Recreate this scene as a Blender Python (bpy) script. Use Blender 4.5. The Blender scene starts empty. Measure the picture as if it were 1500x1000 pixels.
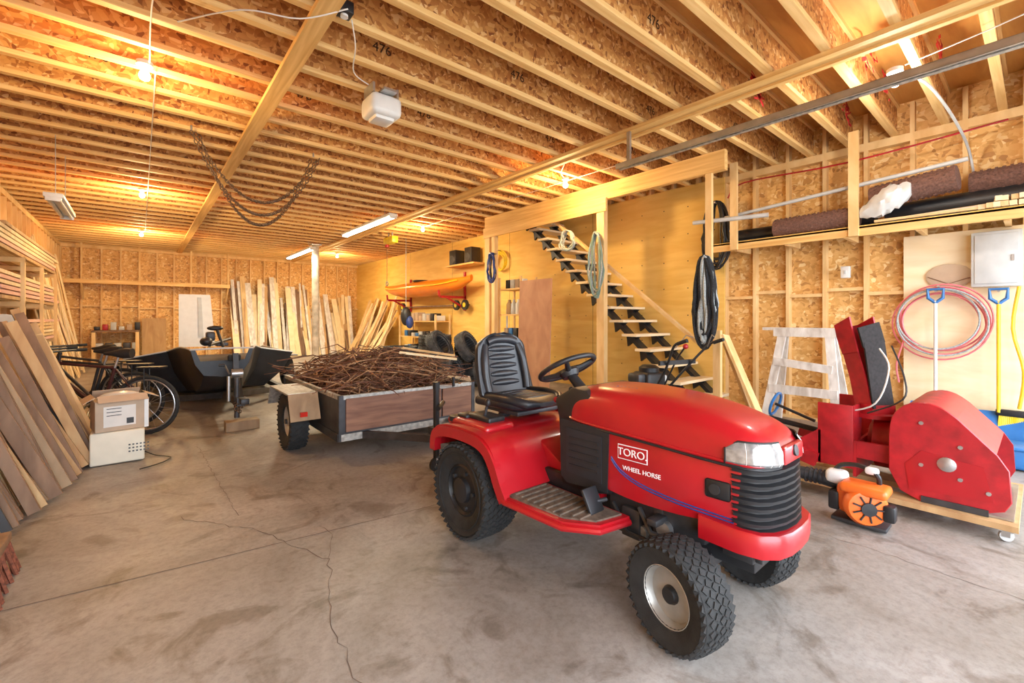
import bpy, bmesh, math, random
from mathutils import Vector, Matrix, Euler, Quaternion
random.seed(7)
R=random.uniform
sc=bpy.context.scene
# ---------------------------------------------------------------- materials
def newmat(name):
    m=bpy.data.materials.new(name); m.use_nodes=True
    nt=m.node_tree; b=nt.nodes['Principled BSDF']; return m,nt,b
def ramp(nt,stops):
    r=nt.nodes.new('ShaderNodeValToRGB'); e=r.color_ramp.elements
    while len(e)<len(stops): e.new(0.5)
    for i,(p,c) in enumerate(stops):
        e[i].position=p; e[i].color=(c[0],c[1],c[2],1)
    return r
def pos(nt,scale=(1,1,1),rot=(0,0,0)):
    g=nt.nodes.new('ShaderNodeNewGeometry'); mp=nt.nodes.new('ShaderNodeMapping')
    mp.inputs['Scale'].default_value=scale; mp.inputs['Rotation'].default_value=rot
    nt.links.new(g.outputs['Position'],mp.inputs['Vector']); return mp.outputs['Vector']
def plain(name,c,rough=.5,metal=0,var=.15,vs=9,coat=0,bump=0):
    m,nt,b=newmat(name)
    n=nt.nodes.new('ShaderNodeTexNoise'); n.inputs['Scale'].default_value=vs; n.inputs['Detail'].default_value=5
    nt.links.new(pos(nt),n.inputs['Vector'])
    lo=[x*(1-var) for x in c]; hi=[min(1,x*(1+var)) for x in c]
    r=ramp(nt,[(.3,lo),(.7,hi)]); nt.links.new(n.outputs['Fac'],r.inputs['Fac'])
    nt.links.new(r.outputs['Color'],b.inputs['Base Color'])
    b.inputs['Roughness'].default_value=rough; b.inputs['Metallic'].default_value=metal
    b.inputs['Coat Weight'].default_value=coat; b.inputs['Coat Roughness'].default_value=.12
    if bump:
        bp=nt.nodes.new('ShaderNodeBump'); bp.inputs['Strength'].default_value=bump; bp.inputs['Distance'].default_value=.01
        n2=nt.nodes.new('ShaderNodeTexNoise'); n2.inputs['Scale'].default_value=vs*12
        nt.links.new(pos(nt),n2.inputs['Vector']); nt.links.new(n2.outputs['Fac'],bp.inputs['Height'])
        nt.links.new(bp.outputs['Normal'],b.inputs['Normal'])
    return m
def wood(name,c1,c2,scale=(3,3,40),rough=.65):
    m,nt,b=newmat(name)
    n=nt.nodes.new('ShaderNodeTexNoise'); n.inputs['Scale'].default_value=1; n.inputs['Detail'].default_value=6; n.inputs['Distortion'].default_value=.6
    nt.links.new(pos(nt,scale),n.inputs['Vector'])
    r=ramp(nt,[(.3,c1),(.68,c2)]); nt.links.new(n.outputs['Fac'],r.inputs['Fac'])
    nt.links.new(r.outputs['Color'],b.inputs['Base Color']); b.inputs['Roughness'].default_value=rough
    return m
def osb(name,stops,scale=(14,26,40)):
    m,nt,b=newmat(name)
    n=nt.nodes.new('ShaderNodeTexNoise'); n.inputs['Scale'].default_value=12; n.inputs['Detail'].default_value=0
    p=pos(nt); nt.links.new(p,n.inputs['Vector'])
    vm=nt.nodes.new('ShaderNodeMixRGB'); vm.blend_type='ADD'; vm.inputs[0].default_value=.05
    nt.links.new(p,vm.inputs[1]); nt.links.new(n.outputs['Color'],vm.inputs[2])
    outs=[]
    for rot,sc_ in (((.3,.5,.2),scale),((.9,-.4,1.1),(scale[1],scale[0],scale[2]*.8)),((1.7,.9,.5),(scale[2]*.7,scale[1]*.7,scale[0]))):
        mp=nt.nodes.new('ShaderNodeMapping'); mp.inputs['Scale'].default_value=sc_; mp.inputs['Rotation'].default_value=rot
        nt.links.new(vm.outputs[0],mp.inputs['Vector'])
        v=nt.nodes.new('ShaderNodeTexVoronoi'); v.inputs['Scale'].default_value=1
        nt.links.new(mp.outputs['Vector'],v.inputs['Vector'])
        s=nt.nodes.new('ShaderNodeSeparateColor'); nt.links.new(v.outputs['Color'],s.inputs[0]); outs.append(s)
    gt=nt.nodes.new('ShaderNodeMath'); gt.operation='GREATER_THAN'; gt.inputs[1].default_value=.5; nt.links.new(outs[2].outputs[1],gt.inputs[0])
    mx=nt.nodes.new('ShaderNodeMix'); nt.links.new(gt.outputs[0],mx.inputs[0]); nt.links.new(outs[0].outputs[0],mx.inputs[2]); nt.links.new(outs[1].outputs[0],mx.inputs[3])
    r=ramp(nt,stops); nt.links.new(mx.outputs[0],r.inputs['Fac'])
    nt.links.new(r.outputs['Color'],b.inputs['Base Color']); b.inputs['Roughness'].default_value=.6
    return m
def emit(name,c,s):
    m,nt,b=newmat(name); b.inputs['Base Color'].default_value=(*c,1)
    b.inputs['Emission Color'].default_value=(*c,1); b.inputs['Emission Strength'].default_value=s
    return m

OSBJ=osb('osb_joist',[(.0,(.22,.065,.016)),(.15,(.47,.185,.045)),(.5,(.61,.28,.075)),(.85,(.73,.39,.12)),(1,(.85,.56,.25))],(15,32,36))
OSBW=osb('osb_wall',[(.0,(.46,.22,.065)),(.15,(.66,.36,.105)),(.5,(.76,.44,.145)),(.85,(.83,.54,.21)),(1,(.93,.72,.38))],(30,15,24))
PINE=wood('pine_stud',(.72,.44,.17),(.88,.63,.31),(6,6,2))
PINEX=wood('pine_flange',(.72,.41,.13),(.90,.62,.27),(1.2,25,25))
PINEY=wood('pine_strap',(.66,.37,.11),(.87,.58,.23),(25,1.2,25))
PLYY=wood('plywood_yellow',(.76,.46,.10),(.87,.59,.17),(3,1.5,9))
PLYS=wood('subfloor_ply',(.56,.26,.06),(.74,.41,.11),(1.5,8,2))
PLYP=wood('plywood_pale',(.82,.64,.38),(.92,.78,.54),(3,2,8))
PLYR=wood('plywood_red',(.42,.20,.11),(.55,.30,.17),(5,5,3))
PLYT=wood('trailer_ply',(.16,.07,.045),(.28,.14,.085),(3,3,30))
OLDW=wood('weathered_board',(.24,.15,.08),(.40,.27,.15),(8,8,2))
LW=[wood('lumber_a',(.60,.39,.17),(.78,.57,.29),(9,9,2)),wood('lumber_b',(.42,.24,.10),(.58,.38,.18),(9,9,2)),
    wood('lumber_c',(.74,.57,.32),(.88,.74,.48),(9,9,2)),wood('lumber_d',(.16,.085,.045),(.28,.16,.09),(9,9,2)),wood('lumber_pink',(.70,.38,.30),(.82,.55,.45),(9,2,9))]
WHITEW=wood('white_painted_wood',(.50,.45,.40),(.82,.80,.76),(12,12,4))
RED=plain('red_paint',(.42,.006,.013),.34,0,.10,5,coat=.4)
RED2=plain('red_paint_worn',(.40,.010,.016),.45,0,.25,14,coat=.1)
BLK=plain('black_plastic',(.016,.016,.018),.45,0,.25)
BLKV=plain('black_vinyl',(.020,.021,.026),.36,0,.2)
RUB=plain('rubber',(.020,.020,.020),.8,0,.35,20,bump=.3)
RUBO=plain('rubber_dusty',(.075,.075,.073),.85,0,.5,9,bump=.3)
GRIP=plain('footrest_grip',(.15,.11,.08),.8,0,.5,30,bump=.5)
STEEL=plain('steel',(.50,.50,.50),.38,.9,.15)
GALV=plain('galvanised_steel',(.42,.41,.38),.5,.5,.35,30)
DSTEEL=plain('dark_steel',(.07,.07,.075),.5,.6,.3)
RIM=plain('rim_silver',(.42,.41,.38),.38,.45,.2)
LENS=plain('lens',(.36,.37,.38),.14,.45,.30,45,coat=.7)
WHITE=plain('white_plastic',(.74,.74,.72),.4,0,.05)
WPAINT=plain('decal_white',(.85,.85,.85),.4,0,.02)
BLUE=plain('blue_plastic',(.03,.16,.42),.35,0,.1)
DBLUE=plain('dark_blue_decal',(.02,.05,.22),.4,0,.1)
ORANGE=plain('orange_plastic',(.85,.16,.02),.4,0,.15)
KAY=plain('kayak_orange',(.90,.22,.008),.3,0,.25,1.2,coat=.3)
YEL=plain('yellow_plastic',(.85,.62,.03),.4)
GREY=plain('grey_paint',(.55,.56,.55),.45,0,.08)
PINK=plain('pink_hose',(.75,.20,.22),.4)
CARD=plain('cardboard',(.50,.37,.26),.8,0,.08)
LABEL=plain('box_label',(.72,.68,.62),.6,0,.05)
CREAM=plain('cream_box',(.74,.69,.56),.6,0,.05)
TWIG=plain('twig_bark',(.13,.055,.03),.85,0,.5,25)
TWIG2=plain('twig_dry',(.36,.20,.10),.85,0,.4,25)
BOATM=plain('boat_black',(.010,.012,.017),.45,0,.4,6)
MAT_=plain('rubber_mat_brown',(.22,.11,.08),.75,0,.35,60,bump=.7)
ROPEB=plain('rope_dark',(.022,.024,.028),.8,0,.7,80,bump=.6)
ROPEW=plain('rope_light',(.38,.42,.42),.7,0,.3,60)
BRIS=plain('broom_bristle',(.20,.06,.03),.9,0,.5,60)
CHN=plain('chain_rust',(.16,.10,.06),.5,.5,.4,40)
PLAS=plain('clear_film',(.62,.62,.60),.2,0,.1)
CRK=plain('crack_dark',(.14,.10,.08),.9)
INK=plain('black_ink',(.04,.02,.01),.8)
RINK=plain('red_marking',(.55,.02,.02),.7,0,.3,40)
BULB=emit('bulb_glow',(1,.85,.55),25)
BULBW=emit('bulb_glow_cool',(1,.95,.9),25)
TUBE=emit('fluorescent_glow',(1,.95,.80),14)

def concrete():
    m,nt,b=newmat('concrete')
    n=nt.nodes.new('ShaderNodeTexNoise'); n.inputs['Scale'].default_value=.8; n.inputs['Detail'].default_value=9; n.inputs['Roughness'].default_value=.68; n.inputs['Distortion'].default_value=.5
    nt.links.new(pos(nt),n.inputs['Vector'])
    r=ramp(nt,[(.30,(.175,.150,.125)),(.42,(.275,.245,.215)),(.55,(.355,.325,.298)),(.70,(.46,.43,.405))]); nt.links.new(n.outputs['Fac'],r.inputs['Fac'])
    n2=nt.nodes.new('ShaderNodeTexNoise'); n2.inputs['Scale'].default_value=28; n2.inputs['Detail'].default_value=8; n2.inputs['Roughness'].default_value=.8
    nt.links.new(pos(nt),n2.inputs['Vector'])
    r2=ramp(nt,[(.33,(.62,.59,.56)),(.55,(1,1,1))]); nt.links.new(n2.outputs['Fac'],r2.inputs['Fac'])
    n3=nt.nodes.new('ShaderNodeTexNoise'); n3.inputs['Scale'].default_value=2.2; n3.inputs['Detail'].default_value=8; n3.inputs['Distortion'].default_value=1.6; n3.inputs['Roughness'].default_value=.62
    nt.links.new(pos(nt,(1,1,1),(0,0,1)),n3.inputs['Vector'])
    r3=ramp(nt,[(.36,(.55,.50,.45)),(.47,(1,1,1)),(.60,(1,1,1)),(.72,(1.0,1.0,1.0))]); nt.links.new(n3.outputs['Fac'],r3.inputs['Fac'])
    mx=nt.nodes.new('ShaderNodeMixRGB'); mx.blend_type='MULTIPLY'; mx.inputs[0].default_value=.7
    nt.links.new(r.outputs[0],mx.inputs[1]); nt.links.new(r2.outputs[0],mx.inputs[2])
    my=nt.nodes.new('ShaderNodeMixRGB'); my.blend_type='MULTIPLY'; my.inputs[0].default_value=.8
    nt.links.new(mx.outputs[0],my.inputs[1]); nt.links.new(r3.outputs[0],my.inputs[2])
    nt.links.new(my.outputs[0],b.inputs['Base Color'])
    rr=nt.nodes.new('ShaderNodeMapRange'); rr.inputs[3].default_value=.35; rr.inputs[4].default_value=.62
    nt.links.new(n3.outputs['Fac'],rr.inputs[0]); nt.links.new(rr.outputs[0],b.inputs['Roughness'])
    b.inputs['Specular IOR Level'].default_value=.4
    return m
CONC=concrete()
# ---------------------------------------------------------------- builder
class B:
    def __init__(s,name,M=None):
        s.name=name; s.bm=bmesh.new(); s.mats=[]; s.M=M or Matrix.Identity(4)
    def mi(s,m):
        if m not in s.mats: s.mats.append(m)
        return s.mats.index(m)
    def add(s,vs,fs,mat,L=None,smooth=False):
        T=s.M@L if L is not None else s.M
        bv=[s.bm.verts.new(T@Vector(v)) for v in vs]; k=s.mi(mat)
        for f in fs:
            try:
                fc=s.bm.faces.new([bv[i] for i in f]); fc.material_index=k; fc.smooth=smooth
            except ValueError: pass
    def box(s,c,size,mat,rot=(0,0,0),bevel=0,seg=2,taper=None):
        t=bmesh.new(); bmesh.ops.create_cube(t,size=1)
        for v in t.verts:
            if taper and v.co.z>0: v.co.x*=taper[0]; v.co.y*=taper[1]
            v.co=Vector((v.co.x*size[0],v.co.y*size[1],v.co.z*size[2]))
        if bevel: bmesh.ops.bevel(t,geom=t.edges[:],offset=bevel,segments=seg,affect='EDGES',profile=.5)
        L=Matrix.Translation(c)@Euler(rot).to_matrix().to_4x4()
        t.verts.index_update()
        s.add([v.co[:] for v in t.verts],[[v.index for v in f.verts] for f in t.faces],mat,L,bool(bevel) and seg>1); t.free()
    def bx(s,x0,x1,y0,y1,z0,z1,mat,bevel=0):
        s.box(((x0+x1)/2,(y0+y1)/2,(z0+z1)/2),(abs(x1-x0),abs(y1-y0),abs(z1-z0)),mat,bevel=bevel)
    def frame(s,p0,p1,up=(0,0,1)):
        d=Vector(p1)-Vector(p0); z=d.normalized(); u=Vector(up)
        if abs(z.dot(u))>.98: u=Vector((0,1,0))
        x=u.cross(z).normalized(); y=z.cross(x)
        m=Matrix((x,y,z)).transposed().to_4x4(); m.translation=(Vector(p0)+Vector(p1))/2
        return m,d.length
    def beam(s,p0,p1,w,h,mat,up=(0,0,1),bevel=0):
        m,l=s.frame(p0,p1,up)
        t=s.M; s.M=t@m; s.box((0,0,0),(w,h,l),mat,bevel=bevel); s.M=t
    def lathe(s,prof,c,axis,mat,n=24,smooth=True,caps=True):
        q=Vector((0,0,1)).rotation_difference(Vector(axis).normalized())
        L=Matrix.Translation(c)@q.to_matrix().to_4x4()
        vs=[];fs=[]
        for r,h in prof:
            for i in range(n):
                a=2*math.pi*i/n; vs.append((r*math.cos(a),r*math.sin(a),h))
        for j in range(len(prof)-1):
            for i in range(n):
                k=(i+1)%n; fs.append((j*n+i,j*n+k,(j+1)*n+k,(j+1)*n+i))
        if caps:
            fs.append(tuple(range(n))[::-1]); fs.append(tuple((len(prof)-1)*n+i for i in range(n)))
        s.add(vs,fs,mat,L,smooth)
    def cyl(s,p0,p1,r,mat,r1=None,n=14,smooth=True):
        p0=Vector(p0);p1=Vector(p1); l=(p1-p0).length
        s.lathe([(r,0),(r if r1 is None else r1,l)],p0,p1-p0,mat,n,smooth)
    def tube(s,pts,r,mat,n=6,closed=False):
        pts=[Vector(p) for p in pts]; N=len(pts); rings=[]
        prev=None
        for i,p in enumerate(pts):
            if closed: t=(pts[(i+1)%N]-pts[i-1])
            else: t=pts[min(i+1,N-1)]-pts[max(i-1,0)]
            t.normalize()
            if prev is None:
                u=Vector((0,0,1)) if abs(t.z)<.9 else Vector((1,0,0))
                x=u.cross(t).normalized()
            else:
                x=prev-t*prev.dot(t)
                x=x.normalized() if x.length>1e-5 else Vector((1,0,0)).cross(t).normalized()
            prev=x; y=t.cross(x)
            rr=r[i] if isinstance(r,(list,tuple)) else r
            rings.append([p+x*rr*math.cos(2*math.pi*k/n)+y*rr*math.sin(2*math.pi*k/n) for k in range(n)])
        s.loft(rings,mat,wrap=closed)
    def loft(s,rings,mat,wrap=False,caps=True,closed=True,smooth=True):
        n=len(rings[0]); vs=[v for r in rings for v in r]; fs=[]
        J=len(rings) if wrap else len(rings)-1
        for j in range(J):
            j2=(j+1)%len(rings)
            for i in range(n if closed else n-1):
                k=(i+1)%n; fs.append((j*n+i,j*n+k,j2*n+k,j2*n+i))
        if caps and not wrap and closed:
            fs.append(tuple(range(n))[::-1]); fs.append(tuple((len(rings)-1)*n+i for i in range(n)))
        s.add(vs,fs,mat,None,smooth)
    def prism(s,poly,a0,a1,mat,plane='xz',smooth=False,bevel=0):
        def P(u,v,w):
            return {'xz':(u,w,v),'yz':(w,u,v),'xy':(u,v,w)}[plane]
        t=bmesh.new(); n=len(poly)
        a=[t.verts.new(P(u,v,a0)) for u,v in poly]; b=[t.verts.new(P(u,v,a1)) for u,v in poly]
        t.faces.new(a); t.faces.new(b[::-1])
        for i in range(n): t.faces.new((a[i],b[i],b[(i+1)%n],a[(i+1)%n]))
        bmesh.ops.recalc_face_normals(t,faces=t.faces[:])
        if bevel: bmesh.ops.bevel(t,geom=t.edges[:],offset=bevel,segments=2,affect='EDGES',profile=.5)
        t.verts.index_update()
        s.add([v.co[:] for v in t.verts],[[v.index for v in f.verts] for f in t.faces],mat,None,smooth); t.free()
    def ell(s,c,r,mat,rot=(0,0,0),n=16):
        t=bmesh.new(); bmesh.ops.create_uvsphere(t,u_segments=n,v_segments=n//2+2,radius=1)
        t.verts.index_update()
        L=Matrix.Translation(c)@Euler(rot).to_matrix().to_4x4()@Matrix.Diagonal((*r,1))
        s.add([v.co[:] for v in t.verts],[[v.index for v in f.verts] for f in t.faces],mat,L,True); t.free()
    def torus(s,c,axis,Rr,r,mat,n=32,k=10):
        q=Vector((0,0,1)).rotation_difference(Vector(axis).normalized())
        pts=[Vector(c)+q@Vector((Rr*math.cos(2*math.pi*i/n),Rr*math.sin(2*math.pi*i/n),0)) for i in range(n)]
        s.tube(pts,r,mat,k,True)
    def text(s,body,size,L,mat,ext=.001):
        cu=bpy.data.curves.new('t','FONT'); cu.body=body; cu.size=size; cu.extrude=ext; cu.align_x='CENTER'; cu.align_y='CENTER'
        o=bpy.data.objects.new('t',cu); sc.collection.objects.link(o); bpy.context.view_layer.update()
        me=o.evaluated_get(bpy.context.evaluated_depsgraph_get()).to_mesh()
        s.add([v.co[:] for v in me.vertices],[list(p.vertices) for p in me.polygons],mat,L)
        bpy.data.objects.remove(o); bpy.data.curves.remove(cu)
    def done(s,ns=True):
        if ns: bmesh.ops.recalc_face_normals(s.bm,faces=s.bm.faces[:])
        xs=[v.co for v in s.bm.verts]
        lo=Vector([min(v[i] for v in xs) for i in range(3)]); hi=Vector([max(v[i] for v in xs) for i in range(3)])
        o0=Vector(((lo.x+hi.x)/2,(lo.y+hi.y)/2,lo.z))
        for v in s.bm.verts: v.co-=o0
        me=bpy.data.meshes.new(s.name); s.bm.to_mesh(me); s.bm.free()
        for m in s.mats: me.materials.append(m)
        me.set_sharp_from_angle(angle=math.radians(38))
        o=bpy.data.objects.new(s.name,me); o.location=o0; sc.collection.objects.link(o); return o
def TXZ(x,y,z):
    return Matrix(((1,0,0,x),(0,0,-1,y),(0,1,0,z),(0,0,0,1)))

XL,XR,YF,YB,ZC=-1.75,6.62,-1.5,17.2,3.35
TOP=3.73
# ---------------------------------------------------------------- room shell
b=B('floor'); b.bx(XL-.15,XR+.15,YF-.15,YB+.15,-.15,0,CONC); b.done()
b=B('driveway_ground'); b.bx(-30,34,-40,YF-.16,-.2,-.02,plain('gravel',(.5,.48,.44),.9,0,.2,5)); b.done()
def crack(pts,w,z=.0015,jit=.012):
    P=[Vector((*p,0)) for p in pts]; out=[]
    for i in range(len(P)-1):
        n=max(2,int((P[i+1]-P[i]).length/.05))
        for k in range(n):
            p=P[i].lerp(P[i+1],k/n); out.append(p+Vector((R(-jit,jit),R(-jit,jit),0)))
    out.append(P[-1]); vs=[];fs=[]
    for i,p in enumerate(out):
        t=(out[min(i+1,len(out)-1)]-out[max(i-1,0)]).normalized(); nn=Vector((-t.y,t.x,0)); ww=w*(R(.3,1.2) if jit>.004 else 1)
        vs+=[p+nn*ww/2+Vector((0,0,z)),p-nn*ww/2+Vector((0,0,z))]
    for i in range(len(out)-1): fs.append((2*i,2*i+1,2*i+3,2*i+2))
    return vs,fs
b=B('floor_crack')
for pts,w,j in [([(-1.7,3.12),(1.5,2.72),(6.5,2.2)],.005,.002),([(.2,3.6),(.56,3.09),(.78,2.47),(.64,2.0),(.6,1.6),(.7,1.0)],.004,.016),([(.78,2.47),(.9,2.75),(.86,2.9)],.003,.012),
              ([(3.15,6),(3.18,2),(3.15,.99),(3.15,.5),(3.09,-.5)],.005,.012),([(.45,5.5),(.5,3.4)],.003,.01),([(-1,8),(2.5,7.9)],.005,.002)]:
    v,f=crack(pts,w,jit=j); b.add(v,f,CRK)
b.done(False)

b=B('ceiling')
b.bx(XL-.15,XR+.15,YF-.15,YB+.15,TOP,TOP+.03,PLYS)
y=YF+.1; j=0
while y<YB-.05:
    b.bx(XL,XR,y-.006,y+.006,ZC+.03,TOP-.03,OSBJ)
    b.bx(XL,XR,y-.031,y+.031,ZC,ZC+.04,PINEX); b.bx(XL,XR,y-.031,y+.031,TOP-.04,TOP,PINEX)
    if y>1:
        for q in range(2):
            x=-1.2+((j*2.37+q*3.9)%7.4); b.text('476',.11,TXZ(x,y-.0085,ZC+.18),INK,.0005)
    y+=.41; j+=1
for x,yy,w in ((4.9,.96,.5),(5.5,.96,.3),(5.15,.55,.35),(4.6,1.78,.25),(5.9,1.37,.3)):
    for k in range(14):
        a=R(-.6,.6); cx=x+R(-w/2,w/2); cz=ZC+R(.08,.3)
        b.box((cx,yy-.0075,cz),(R(.05,.16),.002,R(.01,.035)),RINK,rot=(0,a,0))
b.done()
def studwall(name,horiz,a0,a1,face,nrm,z1,sheath,extra=None,sp=.41,stud=.1,thick=.05):
    b=B(name)
    def bb(u0,u1,d0,d1,z0,z_,m):
        lo,hi=sorted((face+nrm*d0,face+nrm*d1))
        if horiz=='y': b.bx(lo,hi,u0,u1,z0,z_,m)
        else: b.bx(u0,u1,lo,hi,z0,z_,m)
    bb(a0,a1,stud,stud+thick,0,z1,sheath)
    u=a0+.1
    while u<a1:
        bb(u-.02,u+.02,0,stud,.04,z1-.04,PINE); u+=sp
    bb(a0,a1,-.001,stud,0,.04,PINE); bb(a0,a1,-.001,stud,ZC-.09,ZC,PINE)
    u=a0+.1;k=0
    while u<a1-sp:
        zz=1.62+(.03 if k%2 else -.03); bb(u+.02,u+sp-.02,.01,stud,zz-.02,zz+.02,PINE); u+=sp;k+=1
    if extra: extra(bb,b)
    return b.done()
studwall('wall_left','y',YF-.15,YB+.15,XL+.1,-1,TOP,OSBW)
studwall('wall_back','x',XL,XR,YB-.1,1,TOP,OSBW)
def rx(bb,b):
    bb(2.95,YB,-.02,0,0,ZC,PLYY)
    for yy in (5.39,7.83,10.27,12.7): bb(yy-.003,yy+.003,-.0215,-.019,0,ZC,INK)
    for k in range(9):
        for q in range(7):
            bb(3.1+.41*k-.008,3.1+.41*k+.008,-.0215,-.019,.5+.42*q,.516+.42*q,INK)
    bb(YF,.98,-.015,0,0,2.2,PLYP)
studwall('wall_right','y',YF-.15,YB+.15,XR-.1,1,TOP,OSBW,rx)
b=B('wall_front')
for x0,x1 in ((XL-.15,-1.2),(2.3,2.9),(6.3,XR+.15)): b.bx(x0,x1,YF-.15,YF,0,TOP,PLYP)
b.bx(XL-.15,XR+.15,YF-.15,YF,2.9,TOP,PLYP); b.done()
b=B('trim_1'); b.bx(.87,1.0,YF,YB-.15,ZC-.04,ZC,PINEY); b.done()
b=B('trim_2'); b.bx(4.03,4.15,YF,YB-.15,ZC-.04,ZC,PINEY)
b.bx(4.15,4.2,YF,YB-.15,ZC-.06,ZC-.0,PINEY); b.done()
# ---------------------------------------------------------------- wheels
def tire(b,c,axis,r,w,rim,mat=RUB,n=36):
    h=w/2
    prof=[(rim,-h*.72),(rim+.02,-h*.86),(r*.82+rim*.1,-h),(r*.955,-h*.88),(r*.985,-h*.6),(r*.99,0),(r*.985,h*.6),(r*.955,h*.88),(r*.82+rim*.1,h),(rim+.02,h*.86),(rim,h*.72),(rim-.005,0)]
    b.lathe(prof+[prof[0]],c,axis,mat,n,caps=False)
def tread(b,c,axis,r,w,rows,cnt,mat=RUB,lug=.012,fill=.55):
    q=Vector((0,0,1)).rotation_difference(Vector(axis).normalized()).to_matrix().to_4x4()
    for j in range(rows):
        h=(j-(rows-1)/2)/rows*w*1.04
        rr=r-.004-(abs(h)/(w/2))**4*.022
        tilt=.6 if j%2 else -.6
        for i in range(cnt):
            a=2*math.pi*(i+.5*(j%2))/cnt
            L=Matrix.Translation(c)@q@Matrix.Rotation(a,4,'Z')@Matrix.Translation((rr,0,h))@Matrix.Rotation(tilt,4,'X')
            t=b.M; b.M=t@L; b.box((0,0,0),(lug*2,2*math.pi*r/cnt*fill,w/rows*.9),mat); b.M=t
def strip(b,poly,th,t0,t1,mat):
    pts=[Vector((p[0],0,p[1])) for p in poly]; n=len(pts); up=[];dn=[]
    for i in range(n):
        t=(pts[min(i+1,n-1)]-pts[max(i-1,0)]).normalized(); nn=Vector((-t.z,0,t.x))
        up.append(pts[i]+nn*th/2); dn.append(pts[i]-nn*th/2)
    ring=up+dn[::-1]
    b.loft([[Vector((v.x,t,v.z)) for v in ring] for t in (t0,t1)],mat)
def smooth_poly(P,k=4):
    out=[]
    for i in range(len(P)-1):
        p0=P[max(i-1,0)];p1=P[i];p2=P[i+1];p3=P[min(i+2,len(P)-1)]
        for j in range(k):
            t=j/k
            out.append(tuple(.5*((2*p1[d])+(-p0[d]+p2[d])*t+(2*p0[d]-5*p1[d]+4*p2[d]-p3[d])*t*t+(-p0[d]+3*p1[d]-3*p2[d]+p3[d])*t**3) for d in range(len(p1))))
    out.append(P[-1]); return out
# ---------------------------------------------------------------- TRACTOR
TM=Matrix(((0,1,0,1.98),(-1,0,0,2.2),(0,0,1,0),(0,0,0,1)))
b=B('riding_lawn_tractor',TM)
RA=0; FA=1.27
for sgn in (-1,1):
    c=(RA,sgn*.43,.285); tire(b,c,(0,1,0),.283,.24,.15); tread(b,c,(0,1,0),.283,.24,9,44,lug=.007,fill=.62)
    b.lathe([(.16,0),(.165,.02),(.14,.035),(.13,.015),(.075,.02),(.07,.045),(.045,.055),(.0,.056)],(RA,sgn*.43+sgn*.06,.285),(0,sgn,0),BLK,28)
    b.torus((RA,sgn*.545,.285),(0,1,0),.215,.004,RUB,40,6)
    for k in range(5):
        a=k*2*math.pi/5; b.cyl((RA+.105*math.cos(a),sgn*.50,.285+.105*math.sin(a)),(RA+.105*math.cos(a),sgn*.525,.285+.105*math.sin(a)),.012,DSTEEL,n=8)
b.cyl((RA,-.42,.285),(RA,.42,.285),.035,DSTEEL)
st=math.radians(12)
for sgn in (-1,1):
    ax=Vector((math.sin(st),math.cos(st),0))
    c=Vector((FA,sgn*.345,.212)); tire(b,c,ax,.208,.165,.110); tread(b,c,ax,.208,.165,7,36,lug=.006,fill=.62)
    oa=ax*sgn
    b.lathe([(.112,.030),(.120,.060),(.114,.064),(.101,.045),(.094,-.02),(.07,-.035),(.055,-.01),(.0,-.008)],c,oa,RIM,32)
    b.lathe([(.036,-.02),(.036,.035),(.030,.05),(0,.052)],c,oa,BLK,16)
    for k in range(5):
        a=k*2*math.pi/5+.4; q=Vector((0,0,1)).rotation_difference(oa); p=c+q@Vector((.078*math.cos(a),.078*math.sin(a),-.03)); b.cyl(p,p+oa*.010,.010,DSTEEL,n=8)
    b.cyl((FA,sgn*.2,.245),(FA,sgn*.31,.225),.022,DSTEEL)
    b.cyl((FA,sgn*.225,.17),(FA,sgn*.225,.34),.026,BLK)
b.box((FA,0,.27),(.07,.44,.07),BLK,bevel=.008); b.cyl((FA-.12,-.23,.24),(FA-.12,.23,.24),.011,STEEL)
b.cyl((FA-.12,-.2,.25),(FA-.45,-.05,.3),.012,STEEL)
b.box((.6,0,.34),(1.75,.24,.11),BLK,bevel=.01)
b.box((1.05,0,.42),(.5,.34,.16),DSTEEL,bevel=.02)
for p,s_ in [((.95,-.17,.33),(.10,.06,.14)),((1.08,-.15,.36),(.05,.05,.2)),((1.42,-.13,.37),(.12,.04,.07)),((1.42,.13,.37),(.12,.04,.07)),((1.5,0,.375),(.03,.3,.05)),((.75,-.2,.30),(.3,.02,.03)),((1.1,-.2,.40),(.05,.12,.03)),((.9,-.12,.27),(.2,.05,.06))]:
    b.box(p,s_,DSTEEL,bevel=.006)
b.tube([(.85,-.2,.40),(.95,-.22,.3),(1.1,-.2,.28),(1.2,-.14,.36)],.009,BLK); b.tube([(1.0,-.2,.42),(1.08,-.23,.34),(1.18,-.2,.33)],.012,DSTEEL)
b.cyl((1.12,-.14,.36),(1.12,-.2,.36),.035,STEEL); b.cyl((1.0,-.16,.30),(1.0,-.19,.30),.03,GALV)
b.box((0,0,.30),(.36,.42,.22),BLK,bevel=.03)
fp=smooth_poly([(-.305,.49),(-.30,.56),(-.255,.61),(-.10,.638),(.12,.64),(.24,.61),(.31,.54),(.36,.45),(.41,.375)])
strip(b,fp,.03,-.53,.53,RED)
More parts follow.
